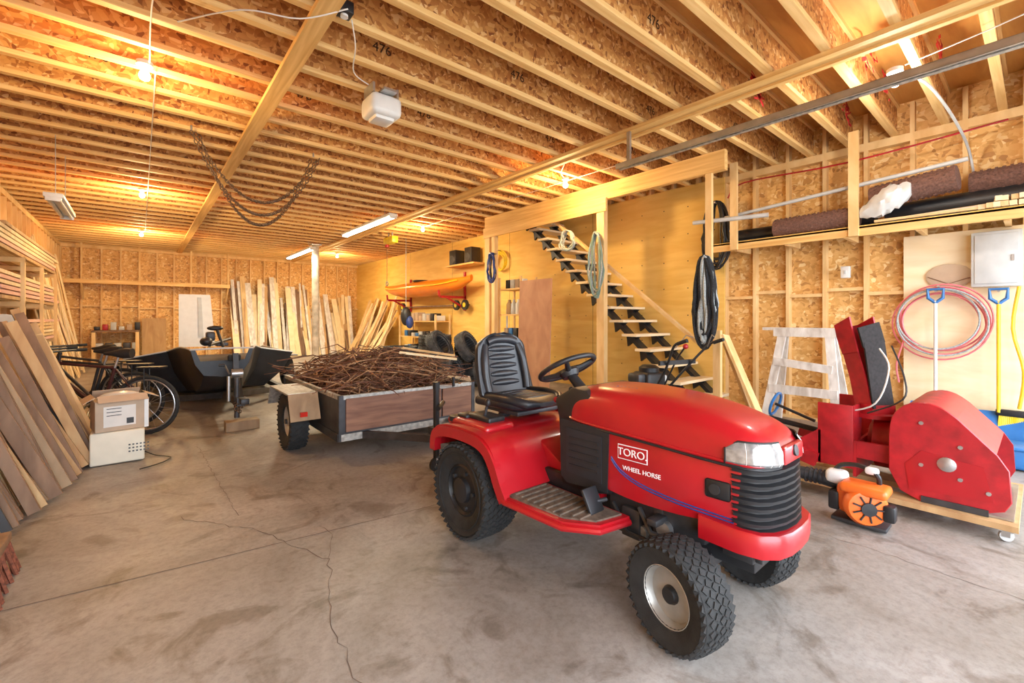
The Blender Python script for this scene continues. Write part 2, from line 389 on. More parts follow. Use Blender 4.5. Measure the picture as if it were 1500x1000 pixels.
for sgn in (-1,1):
    strip(b,[(x,z-.028) for x,z in fp],.06,sgn*.50,sgn*.545,RED)
    b.box((-.04,sgn*.36,.655),(.42,.22,.05),RED,bevel=.024,seg=3)
    b.box((.0,sgn*.34,.69),(.22,.13,.04),BLK,bevel=.015,seg=3); b.box((-.14,sgn*.38,.685),(.10,.10,.03),BLK,bevel=.012,seg=3)
    b.cyl((.02,sgn*.37,.70),(.05,sgn*.37,.78),.009,DSTEEL); b.ell((.052,sgn*.37,.79),(.02,.016,.025),BLK)
    b.cyl((-.2,sgn*.43,.65),(-.2,sgn*.43,.68),.045,BLK)
    fr=[(.36,sgn*.22),(.36,sgn*.53),(.42,sgn*.535),(.80,sgn*.50),(.93,sgn*.40),(.96,sgn*.22)]
    b.prism(fr,.345,.372,RED,'xy')
    fr2=[(.40,sgn*.24),(.40,sgn*.505),(.44,sgn*.51),(.78,sgn*.475),(.90,sgn*.39),(.93,sgn*.24)]
    b.prism(fr2,.372,.38,GRIP,'xy')
    for k in range(10): b.box((.44+k*.045,sgn*.37,.384),(.012,.22-(.08 if k>7 else 0),.008),GRIP)
    b.tube([(.37,sgn*.53,.355),(.42,sgn*.538,.35),(.80,sgn*.503,.345),(.93,sgn*.403,.345),(.96,sgn*.22,.345)],.016,RED,8)
    b.box((.82,sgn*.32,.43),(.02,.10,.12),BLK,rot=(0,-.5,0),bevel=.008); b.cyl((.84,sgn*.24,.42),(.82,sgn*.32,.42),.01,DSTEEL)
b.box((-.34,0,.42),(.02,.5,.20),BLK,bevel=.005); b.box((-.40,0,.30),(.14,.10,.02),DSTEEL)
TLN=plain('tail_lens',(.5,.02,.01),.2)
for sgn in (-1,1): b.box((-.32,sgn*.33,.56),(.015,.10,.05),TLN)
b.prism([(.2,.36),(.2,.63),(.34,.56),(.5,.47),(.75,.47),(.75,.36)],-.17,.17,RED,'xz',bevel=.015,smooth=True)
b.box((.46,-.19,.40),(.5,.04,.10),BLK,bevel=.01)
# seat
for k in (-1,1): b.torus((-.08,k*.13,.67),(0,0,1),.035,.01,DSTEEL,12,6); b.cyl((-.08,k*.13,.64),(-.08,k*.13,.71),.03,BLK)
b.box((-.06,0,.70),(.34,.36,.03),DSTEEL,bevel=.01)
def sring(cx,cz,w,d,ang,curve,n=28):
    pts=[]
    for i in range(n):
        a=2*math.pi*i/n; ct,s2=math.cos(a),math.sin(a)
        t=w*math.copysign(abs(ct)**.55,ct); f=d*math.copysign(abs(s2)**.6,s2)
        f+=curve*(t/w)**2
        pts.append(Vector((cx+f*math.cos(ang),t,cz+f*math.sin(ang)*1.0)))
    return pts
rings=[];N=40
for j in range(N+1):
    u=j/N
    zc=.74+.45*u; xc=-.245-.10*u-.02*math.sin(math.pi*u)
    w=.235*(1-.16*u**2)*min(1,(math.sin(math.pi*min(1,(1-u)*4+.02)/2))**.5)*min(1,(math.sin(math.pi*min(1,u*8+.3)/2))**.5)
    d=.045*min(1,(math.sin(math.pi*min(1,(1-u)*5+.05)/2))**.6)
    rings.append(sring(xc,zc,max(w,.02),d,.2,.05))
b.loft(rings,BLKV)
for k in range(5):
    zc=.84+.058*k; u=(zc-.74)/.45
    pts=[(-.245-.10*u-.02*math.sin(math.pi*u)+.036+.05*(t/.22)**2,t,zc+.01) for t in (-.12,-.08,-.04,0,.04,.08,.12)]
    b.tube(pts,[.012,.022,.026,.027,.026,.022,.012],BLKV,10)
for sgn in (-1,1):
    b.tube(smooth_poly([(-.20,sgn*.17,.80),(-.225,sgn*.178,.9),(-.25,sgn*.17,1.02),(-.285,sgn*.15,1.11)],3),.03,BLKV,10)
    b.tube(smooth_poly([(-.2,sgn*.19,.775),(-.05,sgn*.20,.785),(.10,sgn*.185,.78),(.16,sgn*.14,.765)],3),.032,BLKV,10)
b.tube(smooth_poly([(-.285,-.13,1.13),(-.29,-.06,1.15),(-.29,.06,1.15),(-.285,.13,1.13)],3),.03,BLKV,10)
rings=[]
for j in range(11):
    u=j/10; x=-.27+.46*u; e=min(1,math.sin(math.pi*min(1,(1-u)*3.5+.06)/2))**.5
    w=.235*e*(1-.08*u); th=.045*max(e,.3)
    rings.append([Vector((x,w*math.copysign(abs(math.cos(a))**.5,math.cos(a)),.745+.012*u+th*math.copysign(abs(math.sin(a))**.7,math.sin(a)))) for a in [2*math.pi*i/24 for i in range(24)]])
b.loft(rings,BLKV)
for k in range(5):
    x=-.14+.06*k; b.tube([(x,t,.787) for t in (-.12,-.06,0,.06,.12)],[.01,.018,.02,.018,.01],BLKV,8)
# dash & steering
b.prism([(.52,.40),(.50,.76),(.47,.86),(.60,.935),(.70,.93),(.86,.76),(.86,.44),(.7,.40)],-.225,.225,BLK,'xz',bevel=.018,smooth=True)
ax=Vector((-.5,0,.86)).normalized(); sc_=Vector((.36,0,1.0))
b.cyl(Vector((.58,0,.80)),sc_-ax*.03,.035,BLK,r1=.028)
b.torus(sc_,ax,.172,.0155,BLK,40,10)
b.lathe([(.05,-.03),(.062,0),(.05,.018),(0,.022)],sc_-ax*.03,ax,BLK,20)
q=Vector((0,0,1)).rotation_difference(ax)
for a in (.2,math.pi-.2,math.pi*1.5):
    e=sc_+q@Vector((.168*math.cos(a+.78),.168*math.sin(a+.78),0)); b.tube([sc_-ax*.022,(sc_+e)/2-ax*.018,e],[.026,.017,.013],BLK,8)
b.cyl((.5,-.16,.80),(.46,-.19,.84),.01,BLK); b.ell((.455,-.193,.845),(.016,.016,.016),RED2)
# hood (upper)
def hring(l,w,zb,zt,n=30,e=.40):
    pts=[]
    for i in range(n+1):
        a=math.pi*i/n; c_,s_=math.cos(a),math.sin(a)
        pts.append(Vector((l,-w*math.copysign(abs(c_)**e,c_),zb+(zt-zb)*abs(s_)**.66)))
    return pts
H=smooth_poly([(.555,.20,.775,.865),(.60,.225,.765,.925),(.70,.242,.76,.946),(.90,.247,.755,.953),(1.12,.238,.745,.942),(1.30,.226,.735,.915),(1.42,.215,.73,.882),(1.48,.203,.728,.857),(1.515,.180,.728,.835),(1.540,.145,.728,.812),(1.555,.095,.73,.788)],3)
b.loft([hring(*h) for h in H],RED)
for sgn in (-1,1):
    b.tube([Vector((h[0],sgn*(h[1]+.001),h[2]+.008)) for h in H],.007,RED,6)
    b.tube([Vector((h[0],sgn*(h[1]-.001),h[2]-.006)) for h in H],.006,BLK,6)
for k in range(6):
    b.box((.80+k*.022,-.125,.944),(.010,.075,.006),DBLUE,rot=(.16,0,0))
def SH(s,k=.0635): return TM@Matrix(((1,0,0,0),(-s*k,1,0,s*k*.84),(0,0,1,0),(0,0,0,1)))
sp=smooth_poly([(.84,.47),(1.0,.455),(1.2,.46),(1.44,.49)],3)+[(1.46,.735),(.84,.757)]
for sgn in (-1,1):
    b.M=SH(sgn)
    lo,hi=sorted((0,sgn*.242)); b.prism(sp,lo,hi,RED,'xz',bevel=.006)
    lo,hi=sorted((sgn*.225,sgn*.247)); b.prism([(.56,.47),(.60,.44),(.85,.455),(.86,.757),(.555,.768)],lo,hi,BLK,'xz')
    b.prism([(.60,.50),(.82,.49),(.82,.72),(.60,.73)],*sorted((sgn*.247,sgn*.251)),BLKV,'xz')
    for k in range(5): b.box((.71,sgn*.252,.54+.035*k),(.18,.006,.012),BLK)
    b.box((1.37,sgn*.243,.615),(.10,.012,.075),BLK,bevel=.01); b.cyl((1.36,sgn*.248,.615),(1.36,sgn*.254,.615),.022,DSTEEL,n=12)
    for dz in (0,.012):
        b.tube(smooth_poly([(.87,sgn*.2425,.635-dz),(.92,sgn*.2425,.585-dz),(1.02,sgn*.2425,.545-dz),(1.2,sgn*.2425,.520-dz),(1.43,sgn*.2425,.512-dz)],3),.0035,DBLUE,4)
    def TL(x,z,t,sg=sgn):
        return Matrix(((1,0,0,x),(0,0,-1,t),(0,1,0,z),(0,0,0,1))) if sg<0 else Matrix(((-1,0,0,x),(0,0,1,t),(0,1,0,z),(0,0,0,1)))
    b.box((.985,sgn*.2425,.672),(.146,.006,.060),RED); b.box((.985,sgn*.2415,.672),(.154,.005,.068),WPAINT)
    b.text('TORO.',.050,TL(.985,.672,sgn*.2465),WPAINT)
    b.text('WHEEL HORSE',.029,TL(1.03,.598,sgn*.2435),WPAINT)
b.M=TM
# headlights
for sgn in (-1,1):
    hl=[]
    for z,off in ((.730,.003),(.745,.014),(.79,.010),(.822,-.010)):
        row=[]
        for (l,t) in ((1.40,.214),(1.45,.210),(1.495,.194),(1.53,.166),(1.55,.132),(1.56,.10)):
            n_=Vector((l-1.3,t*1.1)).normalized()
            row.append(Vector((l+n_.x*off,sgn*(t+n_.y*off),z-(.03 if l<1.41 and z>.8 else 0))))
        hl.append(row)
    b.loft(hl,LENS,closed=False)
    b.tube(hl[0],.005,BLK,5); b.tube(hl[3],.004,BLK,5); b.tube([hl[j_][0] for j_ in range(4)],.004,BLK,5)
    for ii in (1,2,3,4): b.tube([hl[j_][ii]*.5+hl[j_][ii+1]*.5 for j_ in range(4)],.0015,WHITE,4)
b.box((1.562,0,.77),(.03,.20,.07),RED,bevel=.012)
b.lathe([(.022,0),(.022,.008),(0,.01)],(1.575,0,.78),(1,0,.2),DSTEEL,16)
def gring(z,off):
    P=[(1.42,-.209),(1.46,-.208),(1.51,-.186),(1.54,-.145),(1.56,-.08),(1.567,0)]
    P=P+[(l,-t) for l,t in P[-2::-1]]
    out=[]
    for l,t in P:
        n_=Vector((l-1.2,t)).normalized(); out.append(Vector((l+n_.x*off+(.725-z)*.03,t+n_.y*off,z)))
    return out
gr=[]; z=.475
for k in range(9):
    gr+= [gring(z,-.012),gring(z+.004,.006),gring(z+.016,.009),gring(z+.021,-.012)]; z+=.0285
b.loft(gr,BLK,smooth=False)
def bring(z,off):
    P=[(1.30,-.232),(1.46,-.236),(1.54,-.215),(1.583,-.165),(1.602,-.09),(1.606,0)]
    P=P+[(l,-t) for l,t in P[-2::-1]]
    out=[]
    for l,t in P:
        n_=Vector((l-1.2,t)).normalized(); out.append(Vector((l+n_.x*off,t+n_.y*off,z+(.02*(1.6-l) if z>.45 else 0))))
    return out
b.loft([bring(.398,-.04),bring(.402,-.006),bring(.43,.0),bring(.482,0),bring(.490,-.006),bring(.492,-.05)],RED)
b.done()
# ---------------------------------------------------------------- TRAILER
b=B('utility_trailer')
x0,x1,y0,y1,z0,z1=1.35,2.75,3.95,5.85,.27,.60
b.bx(x0,x1,y0,y1,z0,z0+.03,OLDW)
for xx in (x0,x1): b.bx(xx-.012,xx+.012,y0,y1,z0,z1,DSTEEL)
b.bx(x0,x1,y0-.012,y0+.012,z0,z1,DSTEEL); b.bx(x0,x1,y1-.012,y1+.012,z0,z1,DSTEEL)
b.bx(x0+.04,x0+1.0,y0-.03,y0-.012,z0+.03,z1-.01,PLYT); b.bx(x0+1.02,x1-.03,y0-.028,y0-.012,z0+.03,z1-.02,PLYT)
for (xa,ya) in ((x0,y0),(x1,y0),(x0,y1),(x1,y1)): b.bx(xa-.02,xa+.02,ya-.02,ya+.02,z0-.05,z1+.02,DSTEEL)
for xx in (x0,x1): b.beam((xx,y0,z1),(xx,y1,z1),.035,.035,GALV); b.beam((xx,y0,z0-.02),(xx,y1,z0-.02),.05,.07,DSTEEL)
for yy in (y0,y1): b.beam((x0,yy,z1),(x1,yy,z1),.035,.035,GALV); b.beam((x0,yy,z0-.02),(x1,yy,z0-.02),.05,.06,GALV)
b.cyl((1.1,4.8,.28),(3.0,4.8,.28),.025,DSTEEL)
for xx,sg in ((1.17,-1),(2.93,1)):
    tire(b,(xx,4.8,.28),(1,0,0),.28,.17,.15); tread(b,(xx,4.8,.28),(1,0,0),.28,.17,4,34,lug=.006)
    b.lathe([(.152,0),(.155,.05),(.13,.03),(.12,-.0),(.05,.01),(.045,.05),(0,.055)],(xx,4.8,.28),(sg,0,0),RIM,24)
    b.bx(xx-.13,xx+.13,4.44,5.16,.585,.60,GALV); b.beam((xx,4.44,.595),(xx,4.34,.36),.26,.012,OLDW); b.beam((xx,5.16,.595),(xx,5.26,.40),.26,.012,GALV)
    b.bx(xx-.05,xx+.01,4.32,4.345,.40,.44,TLN)
for sx in (1.55,2.5): b.beam((sx,3.95,.25),(2.0,3.1,.30),.05,.06,DSTEEL)
b.beam((2.0,3.25,.30),(1.99,2.74,.32),.06,.06,DSTEEL); b.box((1.99,2.70,.325),(.07,.12,.05),STEEL,bevel=.01)
b.cyl((1.93,3.3,.12),(1.93,3.3,.70),.026,BLK); b.cyl((1.93,3.3,.70),(1.93,3.3,.76),.030,BLK); b.cyl((1.93,3.3,.72),(2.05,3.22,.72),.008,STEEL); b.cyl((2.05,3.22,.72),(2.05,3.22,.80),.013,BLK)
b.lathe([(.06,0),(.06,.03)],(1.93,3.285,.06),(0,1,0),BLK,16); b.box((1.93,3.3,.35),(.1,.1,.06),DSTEEL); b.cyl((1.93,3.3,.06),(1.93,3.3,.14),.018,STEEL)
b.cyl((1.90,3.22,.55),(2.02,3.34,.57),.02,BLK)
for k in range(7): b.torus((2.0+.015*k,3.05-.04*k,.28-.004*k*(6-k)),(k%2,1,(k+1)%2),.02,.005,DSTEEL,10,5)
b.done()
b=B('brush_pile')
for i in range(1000):
    cx=R(x0+.06,x1-.06); cy=R(y0+.06,y1-.06)
    u=1-(abs(cx-2.05)/.75)**3*.75; w=1-(abs(cy-4.9)/1.0)**3*.5
    cz=R(.46,.46+.46*max(.1,u*w)); a=R(0,6.28); el=R(-.3,.38); l=R(.10,.40)
    d=Vector((math.cos(a)*math.cos(el),math.sin(a)*math.cos(el),math.sin(el))); p=Vector((cx,cy,cz)); bend=Vector((R(-.09,.09),R(-.09,.09),R(-.04,.11)))
    pts=[p-d*l,p+bend,p+d*l]
    pts=[Vector((min(max(q_.x,x0+.04),x1-.04) if q_.z<.60 else q_.x,min(max(q_.y,y0+.04),y1-.04) if q_.z<.60 else q_.y,max(q_.z,.35))) for q_ in pts]
    r=R(.003,.009); b.tube(pts,[r,r*.85,r*.4],TWIG if i%3 else TWIG2,5)
b.ell((2.05,4.9,.42),(.62,.85,.18),TWIG)
b.done()
b=B('plywood_offcut'); b.beam((2.1,4.35,.94),(2.62,4.05,.86),.07,.02,LW[2]); b.beam((2.3,4.7,.96),(2.72,4.25,.88),.05,.02,LW[0]); b.done()
# ---------------------------------------------------------------- tire stack
b=B('tire_pile')
def otire(c,axis,r=.31,w=.19,face=False):
    tire(b,c,axis,r,w,.175,RUBO); tread(b,c,axis,r,w,4,40,RUBO,lug=.006,fill=.5)
    b.lathe([(.175,-w*.33),(.17,0),(.175,w*.33)],c,axis,BLK,24,caps=False)
    a=Vector(axis).normalized()
    for s_ in (-1,1):
        b.torus(Vector(c)+a*s_*w*.47,axis,.20,.009,RUB,32,6); b.torus(Vector(c)+a*s_*w*.49,axis,.255,.006,RUB,32,6)
for (x,y,n) in ((3.62,7.55,4),(4.28,7.35,5),(4.95,7.15,4)):
    for k in range(n): otire((x+R(-.04,.04),y+R(-.04,.04),.10+.198*k),(0,0,1))
# tyres stood up, leaning on the stacks with their open faces towards the door
for x,y,z_,tl in ((3.75,6.93,.33,.16),(4.28,6.75,.33,.2),(4.80,6.50,.33,.18)): otire((x,y,z_),(.5,-.85,tl))
for x,y,z_,tl in ((4.10,6.72,.80,.55),(4.62,6.60,.78,.5)): otire((x,y+.18,z_),(.45,-.8,tl),r=.29)
b.done()
# ---------------------------------------------------------------- BOAT
b=B('fishing_boat_on_trailer')
def brg(y,hw,zb,zt,cx=.95,flare=.86):
    return [Vector((cx-hw,y,zt)),Vector((cx-hw*flare,y,(zb+zt)/2-.02)),Vector((cx-hw*flare*.7,y,zb)),Vector((cx,y,zb-.03)),Vector((cx+hw*flare*.7,y,zb)),Vector((cx+hw*flare,y,(zb+zt)/2-.02)),Vector((cx+hw,y,zt)),
            Vector((cx+hw-.05,y,zt)),Vector((cx+hw-.10,y,zt-.14)),Vector((cx-hw+.10,y,zt-.14)),Vector((cx-hw+.05,y,zt))]
HR=[(6.75,.34,.58,.90,.82),(6.95,.38,.42,.91,.83),(7.4,.44,.30,.90,.86),(8.0,.50,.25,.86,.9),(8.35,.62,.20,.80,.93),(8.5,1.12,.16,.70,.95),(9.2,1.15,.16,.68,.95),(11.2,1.15,.16,.68,.95)]
b.loft([brg(y,hw,zb,zt,cx) for y,hw,zb,zt,cx in HR],BOATM,smooth=False)
for sg in (-1,1): b.tube([(cx+sg*hw,y,zt+.01) for y,hw,zb,zt,cx in HR],.012,GREY,6)
b.tube([(.48,6.74,.91),(.82,6.70,.92),(1.16,6.74,.91)],.012,GREY,6)
b.beam((.9,5.95,.33),(.92,8.2,.20),.08,.09,DSTEEL)
for sg in (-1,1): b.beam((.95+sg*.9,8.2,.12),(.92,7.2,.25),.07,.08,DSTEEL); b.beam((.95+sg*.9,8.2,.12),(.95+sg*.9,11.0,.12),.06,.08,DSTEEL)
for sg in (-1,1):
    tire(b,(.95+sg*1.28,9.6,.27),(1,0,0),.27,.16,.15); b.lathe([(.16,0),(.15,.05),(0,.05)],(.95+sg*1.28,9.6,.27),(sg,0,0),RIM,20)
    b.bx(.95+sg*1.28-.12,.95+sg*1.28+.12,9.25,9.95,.58,.60,BLK)
b.beam((.92,6.40,.33),(.92,6.50,.86),.06,.06,BLK); b.beam((.92,6.05,.33),(.92,6.45,.62),.05,.05,BLK)
b.cyl((.86,6.38,.62),(.98,6.38,.62),.055,STEEL); b.cyl((.84,6.38,.62),(.78,6.27,.74),.01,STEEL); b.cyl((.78,6.27,.74),(.72,6.27,.74),.015,BLK)
b.box((.92,6.58,.80),(.14,.08,.08),RUB,bevel=.02); b.cyl((.88,6.1,.13),(.88,6.1,.60),.03,DSTEEL); b.cyl((.80,6.12,.33),(.80,6.12,.62),.02,STEEL)
b.box((.92,5.9,.35),(.09,.18,.07),DSTEEL,bevel=.015)
for k in range(9): b.torus((.86+.02*(k%3),5.95+.02*k,.30-.018*(k%6)),(k%2,1,(k+1)%2),.022,.006,CHN,10,5)
b.cyl((.70,7.0,.95),(1.05,7.9,.99),.02,BLK); b.ell((.66,6.95,1.0),(.07,.1,.06),BLK); b.box((.72,7.1,1.06),(.10,.12,.12),BLK,bevel=.02)
b.box((.9,7.6,.93),(.14,.3,.05),DSTEEL,bevel=.01); b.cyl((.9,7.4,.9),(.84,7.5,1.14),.02,BLK); b.ell((.82,7.52,1.16),(.1,.05,.035),BLK)
b.done()
b=B('wooden_block'); b.box((.92,6.03,.055),(.34,.16,.11),OLDW,bevel=.005,seg=1); b.done()
b=B('white_foam_sheet')
b.prism([(.62,.70),(1.25,.70),(1.16,1.80),(.62,1.80)],11.45,11.5,WHITE,'xz'); b.prism([(.96,.9),(1.04,.9),(1.0,1.74),(.94,1.74)],11.43,11.45,GREY,'xz')
b.beam((.7,11.53,0),(.7,11.53,1.75),.05,.05,PINE); b.beam((1.15,11.53,0),(1.15,11.53,1.75),.05,.05,PINE); b.done()
# ---------------------------------------------------------------- bicycles
def bike(pr,pf,col,r=.33):
    pr=Vector((*pr,0));pf=Vector((*pf,0)); d=(pf-pr).normalized(); s=Vector((-d.y,d.x,0)); Z=Vector((0,0,1))
    b=B('bicycle')
    c1=pr+Z*r; c2=pr+d*1.04+Z*r
    for c in (c1,c2):
        b.torus(c,s,r-.022,.022,RUB,40,8); b.torus(c,s,r-.05,.010,STEEL,40,6); b.cyl(c-s*.04,c+s*.04,.022,STEEL)
        q=Vector((0,0,1)).rotation_difference(s)
        for k in range(18):
            a=k*math.pi/9; b.cyl(c+s*.02*(-1)**k,c+q@Vector(((r-.05)*math.cos(a),(r-.05)*math.sin(a),0)),.0018,STEEL,n=4)
    bb=c1+d*.43-Z*.04; st_=bb-d*.12+Z*.46; hd=c2-d*.20+Z*.48; hb=hd+d*.04-Z*.10
    for a_,b_,rr in ((bb,st_,.017),(st_,hd,.016),(bb,hb,.019),(hd+Z*.03-d*.01,hb,.022),(bb,c1+s*.05,.009),(bb,c1-s*.05,.009),(st_,c1+s*.05,.008),(st_,c1-s*.05,.008)): b.cyl(a_,b_,rr,col,n=10)
    for g in (-1,1): b.tube([hb-Z*.02,hb-Z*.05+s*g*.055,c2+s*g*.055],.014,col,8)
    b.cyl(st_,st_-d*.04+Z*.14,.013,STEEL); se=st_-d*.04+Z*.16
    b.tube([se-d*.13,se-d*.05,se+d*.06,se+d*.14],[.055,.06,.028,.016],BLK,10)
    b.cyl(hd,hd-d*.02+Z*.12,.014,BLK); hh=hd+Z*.13
    b.tube([hh-s*.31-d*.05,hh-s*.15,hh+d*.03,hh+s*.15,hh+s*.31-d*.05],.013,BLK,8)
    for g in (-1,1): b.cyl(hh+s*g*.22-d*.02,hh+s*g*.32-d*.055,.018,RUB)
    b.lathe([(.085,-.003),(.085,.003)],bb-s*.05,s,DSTEEL,20); b.cyl(bb-s*.08,bb+s*.08,.015,STEEL)
    for g in (-1,1):
        e=bb+s*g*.08+(d*.12-Z*.11)*g; b.cyl(bb+s*g*.08,e,.010,STEEL); b.box(e+s*g*.04,(.09,.09,.022),BLK,bevel=.005)
    b.tube([bb-s*.05+Z*.085,c1-s*.05+Z*.04],.005,DSTEEL,4); b.tube([bb-s*.05-Z*.085,c1-s*.05-Z*.04],.005,DSTEEL,4)
    b.cyl(bb,bb+s*.18-Z*(bb.z-.005),.008,STEEL,n=6)
    b.box(c1+Z*.42-d*.05,(.26,.12,.015),BLK,rot=(0,0,math.atan2(d.y,d.x))); b.cyl(c1+s*.05,c1+Z*.41+s*.05,.006,BLK); b.cyl(c1-s*.05,c1+Z*.41-s*.05,.006,BLK)
    return b.done()
bike((.06,6.45),(-.85,6.95),plain('bike_dark_red',(.06,.015,.015),.3))
bike((-.05,7.0),(-1.0,7.5),BLK)
bike((-.15,7.6),(-1.0,8.3),DSTEEL)
# ---------------------------------------------------------------- boxes
b=B('cardboard_box')
bc=Matrix.Translation((-.14,5.46,.297))@Matrix.Rotation(.16,4,'Z'); b.M=bc
b.box((0,0,.135),(.37,.31,.27),CARD,bevel=.004,seg=1)
for sx,ry in ((-1,-.9),(1,.7)): b.box((sx*.22,0,.285),(.09,.29,.005),CARD,rot=(0,ry*.6,0))
b.box((0,-.18,.29),(.34,.09,.005),CARD,rot=(.6,0,0)); b.box((0,.18,.30),(.34,.09,.005),CARD,rot=(-.9,0,0))
b.ell((0,0,.275),(.16,.13,.06),PLAS)
b.box((-.02,-.1565,.13),(.22,.002,.18),LABEL)
for k in range(3): b.box((-.06,-.158,.20-.03*k),(.10,.002,.006),BLK)
b.box((.05,-.158,.08),(.05,.002,.05),BLK); b.box((.165,-.158,.13),(.03,.002,.26),WHITE)
b.done()
b=B('space_heater')
b.box((-.15,5.45,.15),(.37,.32,.285),CREAM,bevel=.015,seg=3)
for r_ in range(3):
    for k in range(6): b.box((-.07+k*.026,5.289,.10+r_*.03),(.014,.003,.012),DSTEEL)
b.tube(smooth_poly([(.03,5.44,.05),(.12,5.35,.012),(.22,5.2,.012),(.15,5.05,.012),(.0,4.95,.012)],4),.005,BLK,5)
b.done()
# ---------------------------------------------------------------- left lumber
b=B('stacked_lumber_rack')
for yy in (6.8,8.2,9.6,11):
    b.bx(-1.64,-1.6,yy-.02,yy+.02,0,2.6,PINE)
    for zz in (.9,1.45,2.0): b.bx(-1.64,-1.1,yy-.02,yy+.02,zz,zz+.06,PINE)
    b.beam((-1.12,yy,0),(-1.12,yy,2.06),.04,.06,PINE)
for zz in (.96,1.51,2.06):
    for k in range(48):
        x=-1.57+.055*(k%8); z_=zz+.03+.055*(k//8); b.bx(x,x+.05,7.0+R(-.9,.4),10.8+R(0,.8),z_-.02,z_+.02,random.choice([LW[0],LW[2],LW[4],LW[4],LW[1],PLYP]))
b.done()
b=B('low_lumber_pile')
b.bx(-1.6,-1.15,4.2,6.3,.0,.12,LW[3])
for k in range(25):
    x=-1.62+.1*(k%5); z_=.12+.15*(k//5); b.bx(x,x+.09,4.3+R(-.3,.2),6.2+R(0,.3),z_,z_+.13,random.choice(LW[:4]))
b.done()
b=B('saw_blade_guard'); b.lathe([(.17,0),(.17,.03),(.10,.05),(.04,.07),(0,.07)],(-1.02,6.55,1.17),(.45,-.85,.25),GREY,26); b.done()
b=B('storage_crate')
b.box((-1.35,5.7,1.0),(.4,.4,.2),LW[1],bevel=.006,seg=1); b.box((-1.35,5.7,1.12),(.34,.34,.08),DSTEEL,bevel=.02); b.done()
b=B('leaning_lumber')
yv=3.95
while yv<6.05:
    for lay in range(2):
        xb=-.43+(yv-4.9)*.16-lay*.13+R(-.04,.04); h=R(.95,1.38)
        m=random.choice([LW[0],LW[1],LW[3],BLK,LW[1],LW[3],LW[3],OLDW])
        b.beam((xb,yv,.03),(xb-.46+R(-.08,.03),yv+R(.15,.35),h),R(.02,.05),R(.03,.085),m,up=(1,0,0))
    yv+=.07
b.done()
b=B('leaning_boards')
for k in range(40):
    y_=R(11.9,15.6); h=R(1.5,2.9); b.beam((-1.15+R(-.1,.15),y_,.02),(-1.55,y_+R(-.2,.2),h),R(.08,.22),.025,random.choice([LW[0],LW[2],LW[2],PLYP,LW[1]]),up=(1,0,0))
b.done()
b=B('push_broom')
b.box((-.56,3.2,.17),(.10,.5,.05),LW[3],bevel=.01)
for k in range(120):
    y_=2.97+.46*(k%30)/29; x=-.60+.026*(k//30); b.cyl((x,y_,.155),(x+R(-.03,.05),y_+R(-.02,.02),.0),.009,BRIS,n=5)
b.cyl((-.56,3.2,.18),(-1.25,3.5,1.3),.014,LW[0]); b.done()
# ---------------------------------------------------------------- far lumber & shelves
b=B('leaning_boards')
for k in range(100):
    x=R(2.3,6.0); h=R(1.2,2.75) if x<4.6 else R(1.0,2.2); w=R(.05,.2)
    b.beam((x,16.95-R(.35,.75),0.02),(x+R(-.15,.15),17.0,h),w,.025,random.choice([LW[0],LW[2],LW[2],LW[1],PLYP,WHITEW,LW[3]]),up=(0,1,0))
b.done()
b=B('leaning_boards')
for k in range(40):
    y_=R(13.1,15.7); h=R(1.1,2.0); b.beam((5.85-R(0,.4),y_,0.02),(6.38,y_+R(-.2,.2),h),R(.08,.22),.025,random.choice([LW[0],LW[2],WHITEW,LW[1],LW[2]]),up=(1,0,0))
b.done()
b=B('wall_shelf'); b.bx(-1.6,2.2,16.55,17.08,2.28,2.32,PINEX); b.bx(-1.6,2.2,16.53,16.57,2.25,2.36,PINEX)
for x in (-1.2,0,1.2,2.15): b.beam((x,16.58,2.26),(x,17.08,1.85),.04,.08,PINE); b.beam((x,16.6,2.3),(x,16.6,ZC-.01),.04,.08,PINE)
b.done()
b=B('workbench')
b.bx(-1.0,.0,16.3,17.05,.92,.97,LW[3]); b.bx(-1.0,.0,16.4,17.05,.4,.43,LW[1])
for x in (-.95,-.05):
    for y_ in (16.35,17.0): b.bx(x-.04,x+.04,y_-.04,y_+.04,0,.92,PINE)
for k in range(6): b.box((-.9+.17*k,16.7,1.02+.03*(k%3)),(.12,.2,.1+.06*(k%3)),random.choice([BLK,CARD,RED2,GREY,BLUE]),bevel=.01)
for k in range(5): b.box((-.85+.19*k,16.7,.52),(.16,.25,.18),random.choice([CARD,LW[1],GREY,DSTEEL]),bevel=.01)
b.bx(.05,.6,16.75,17.05,0,1.3,LW[1]); b.done()
b=B('support_post'); b.cyl((3.7,12.8,0.01),(3.7,12.8,ZC-.06),.10,plain('post_weathered',(.52,.46,.37),.7,0,.35,6),r1=.09,n=20); b.box((3.7,12.8,ZC-.04),(.25,.25,.035),STEEL); b.box((3.7,12.8,.01),(.25,.25,.02),STEEL); b.done()
b=B('tool_shelf')
for zz in (.3,.75,1.2): b.bx(6.0,6.46,10.3,12.4,zz,zz+.03,PINEY)
for y_ in (10.3,12.4):
    for x in (6.0,6.44): b.bx(x-.02,x+.02,y_-.02,y_+.02,0,1.4,PINE)
for zz in (.33,.78,1.23):
    for k in range(9):
        hh=R(.10,.24); b.box((6.22,10.45+.22*k,zz+hh/2),(.26,.16,hh),random.choice([RED2,BLUE,CARD,BLK,WHITE,GREY,CARD,BLK]),bevel=.012)
b.done()
b=B('kayak')
rings=[];N=26
for j in range(N+1):
    u=j/N; y_=8.75+4.8*u; w=.34*max(.03,math.sin(math.pi*u))**.6; d=.25*max(.10,math.sin(math.pi*u))**.45; rise=.14*(2*u-1)**4
    rings.append([Vector((6.08+w*math.cos(a),y_,2.14+rise+(d*math.sin(a)*(1.0 if math.sin(a)<0 else .8)))) for a in [2*math.pi*i/18 for i in range(18)]])
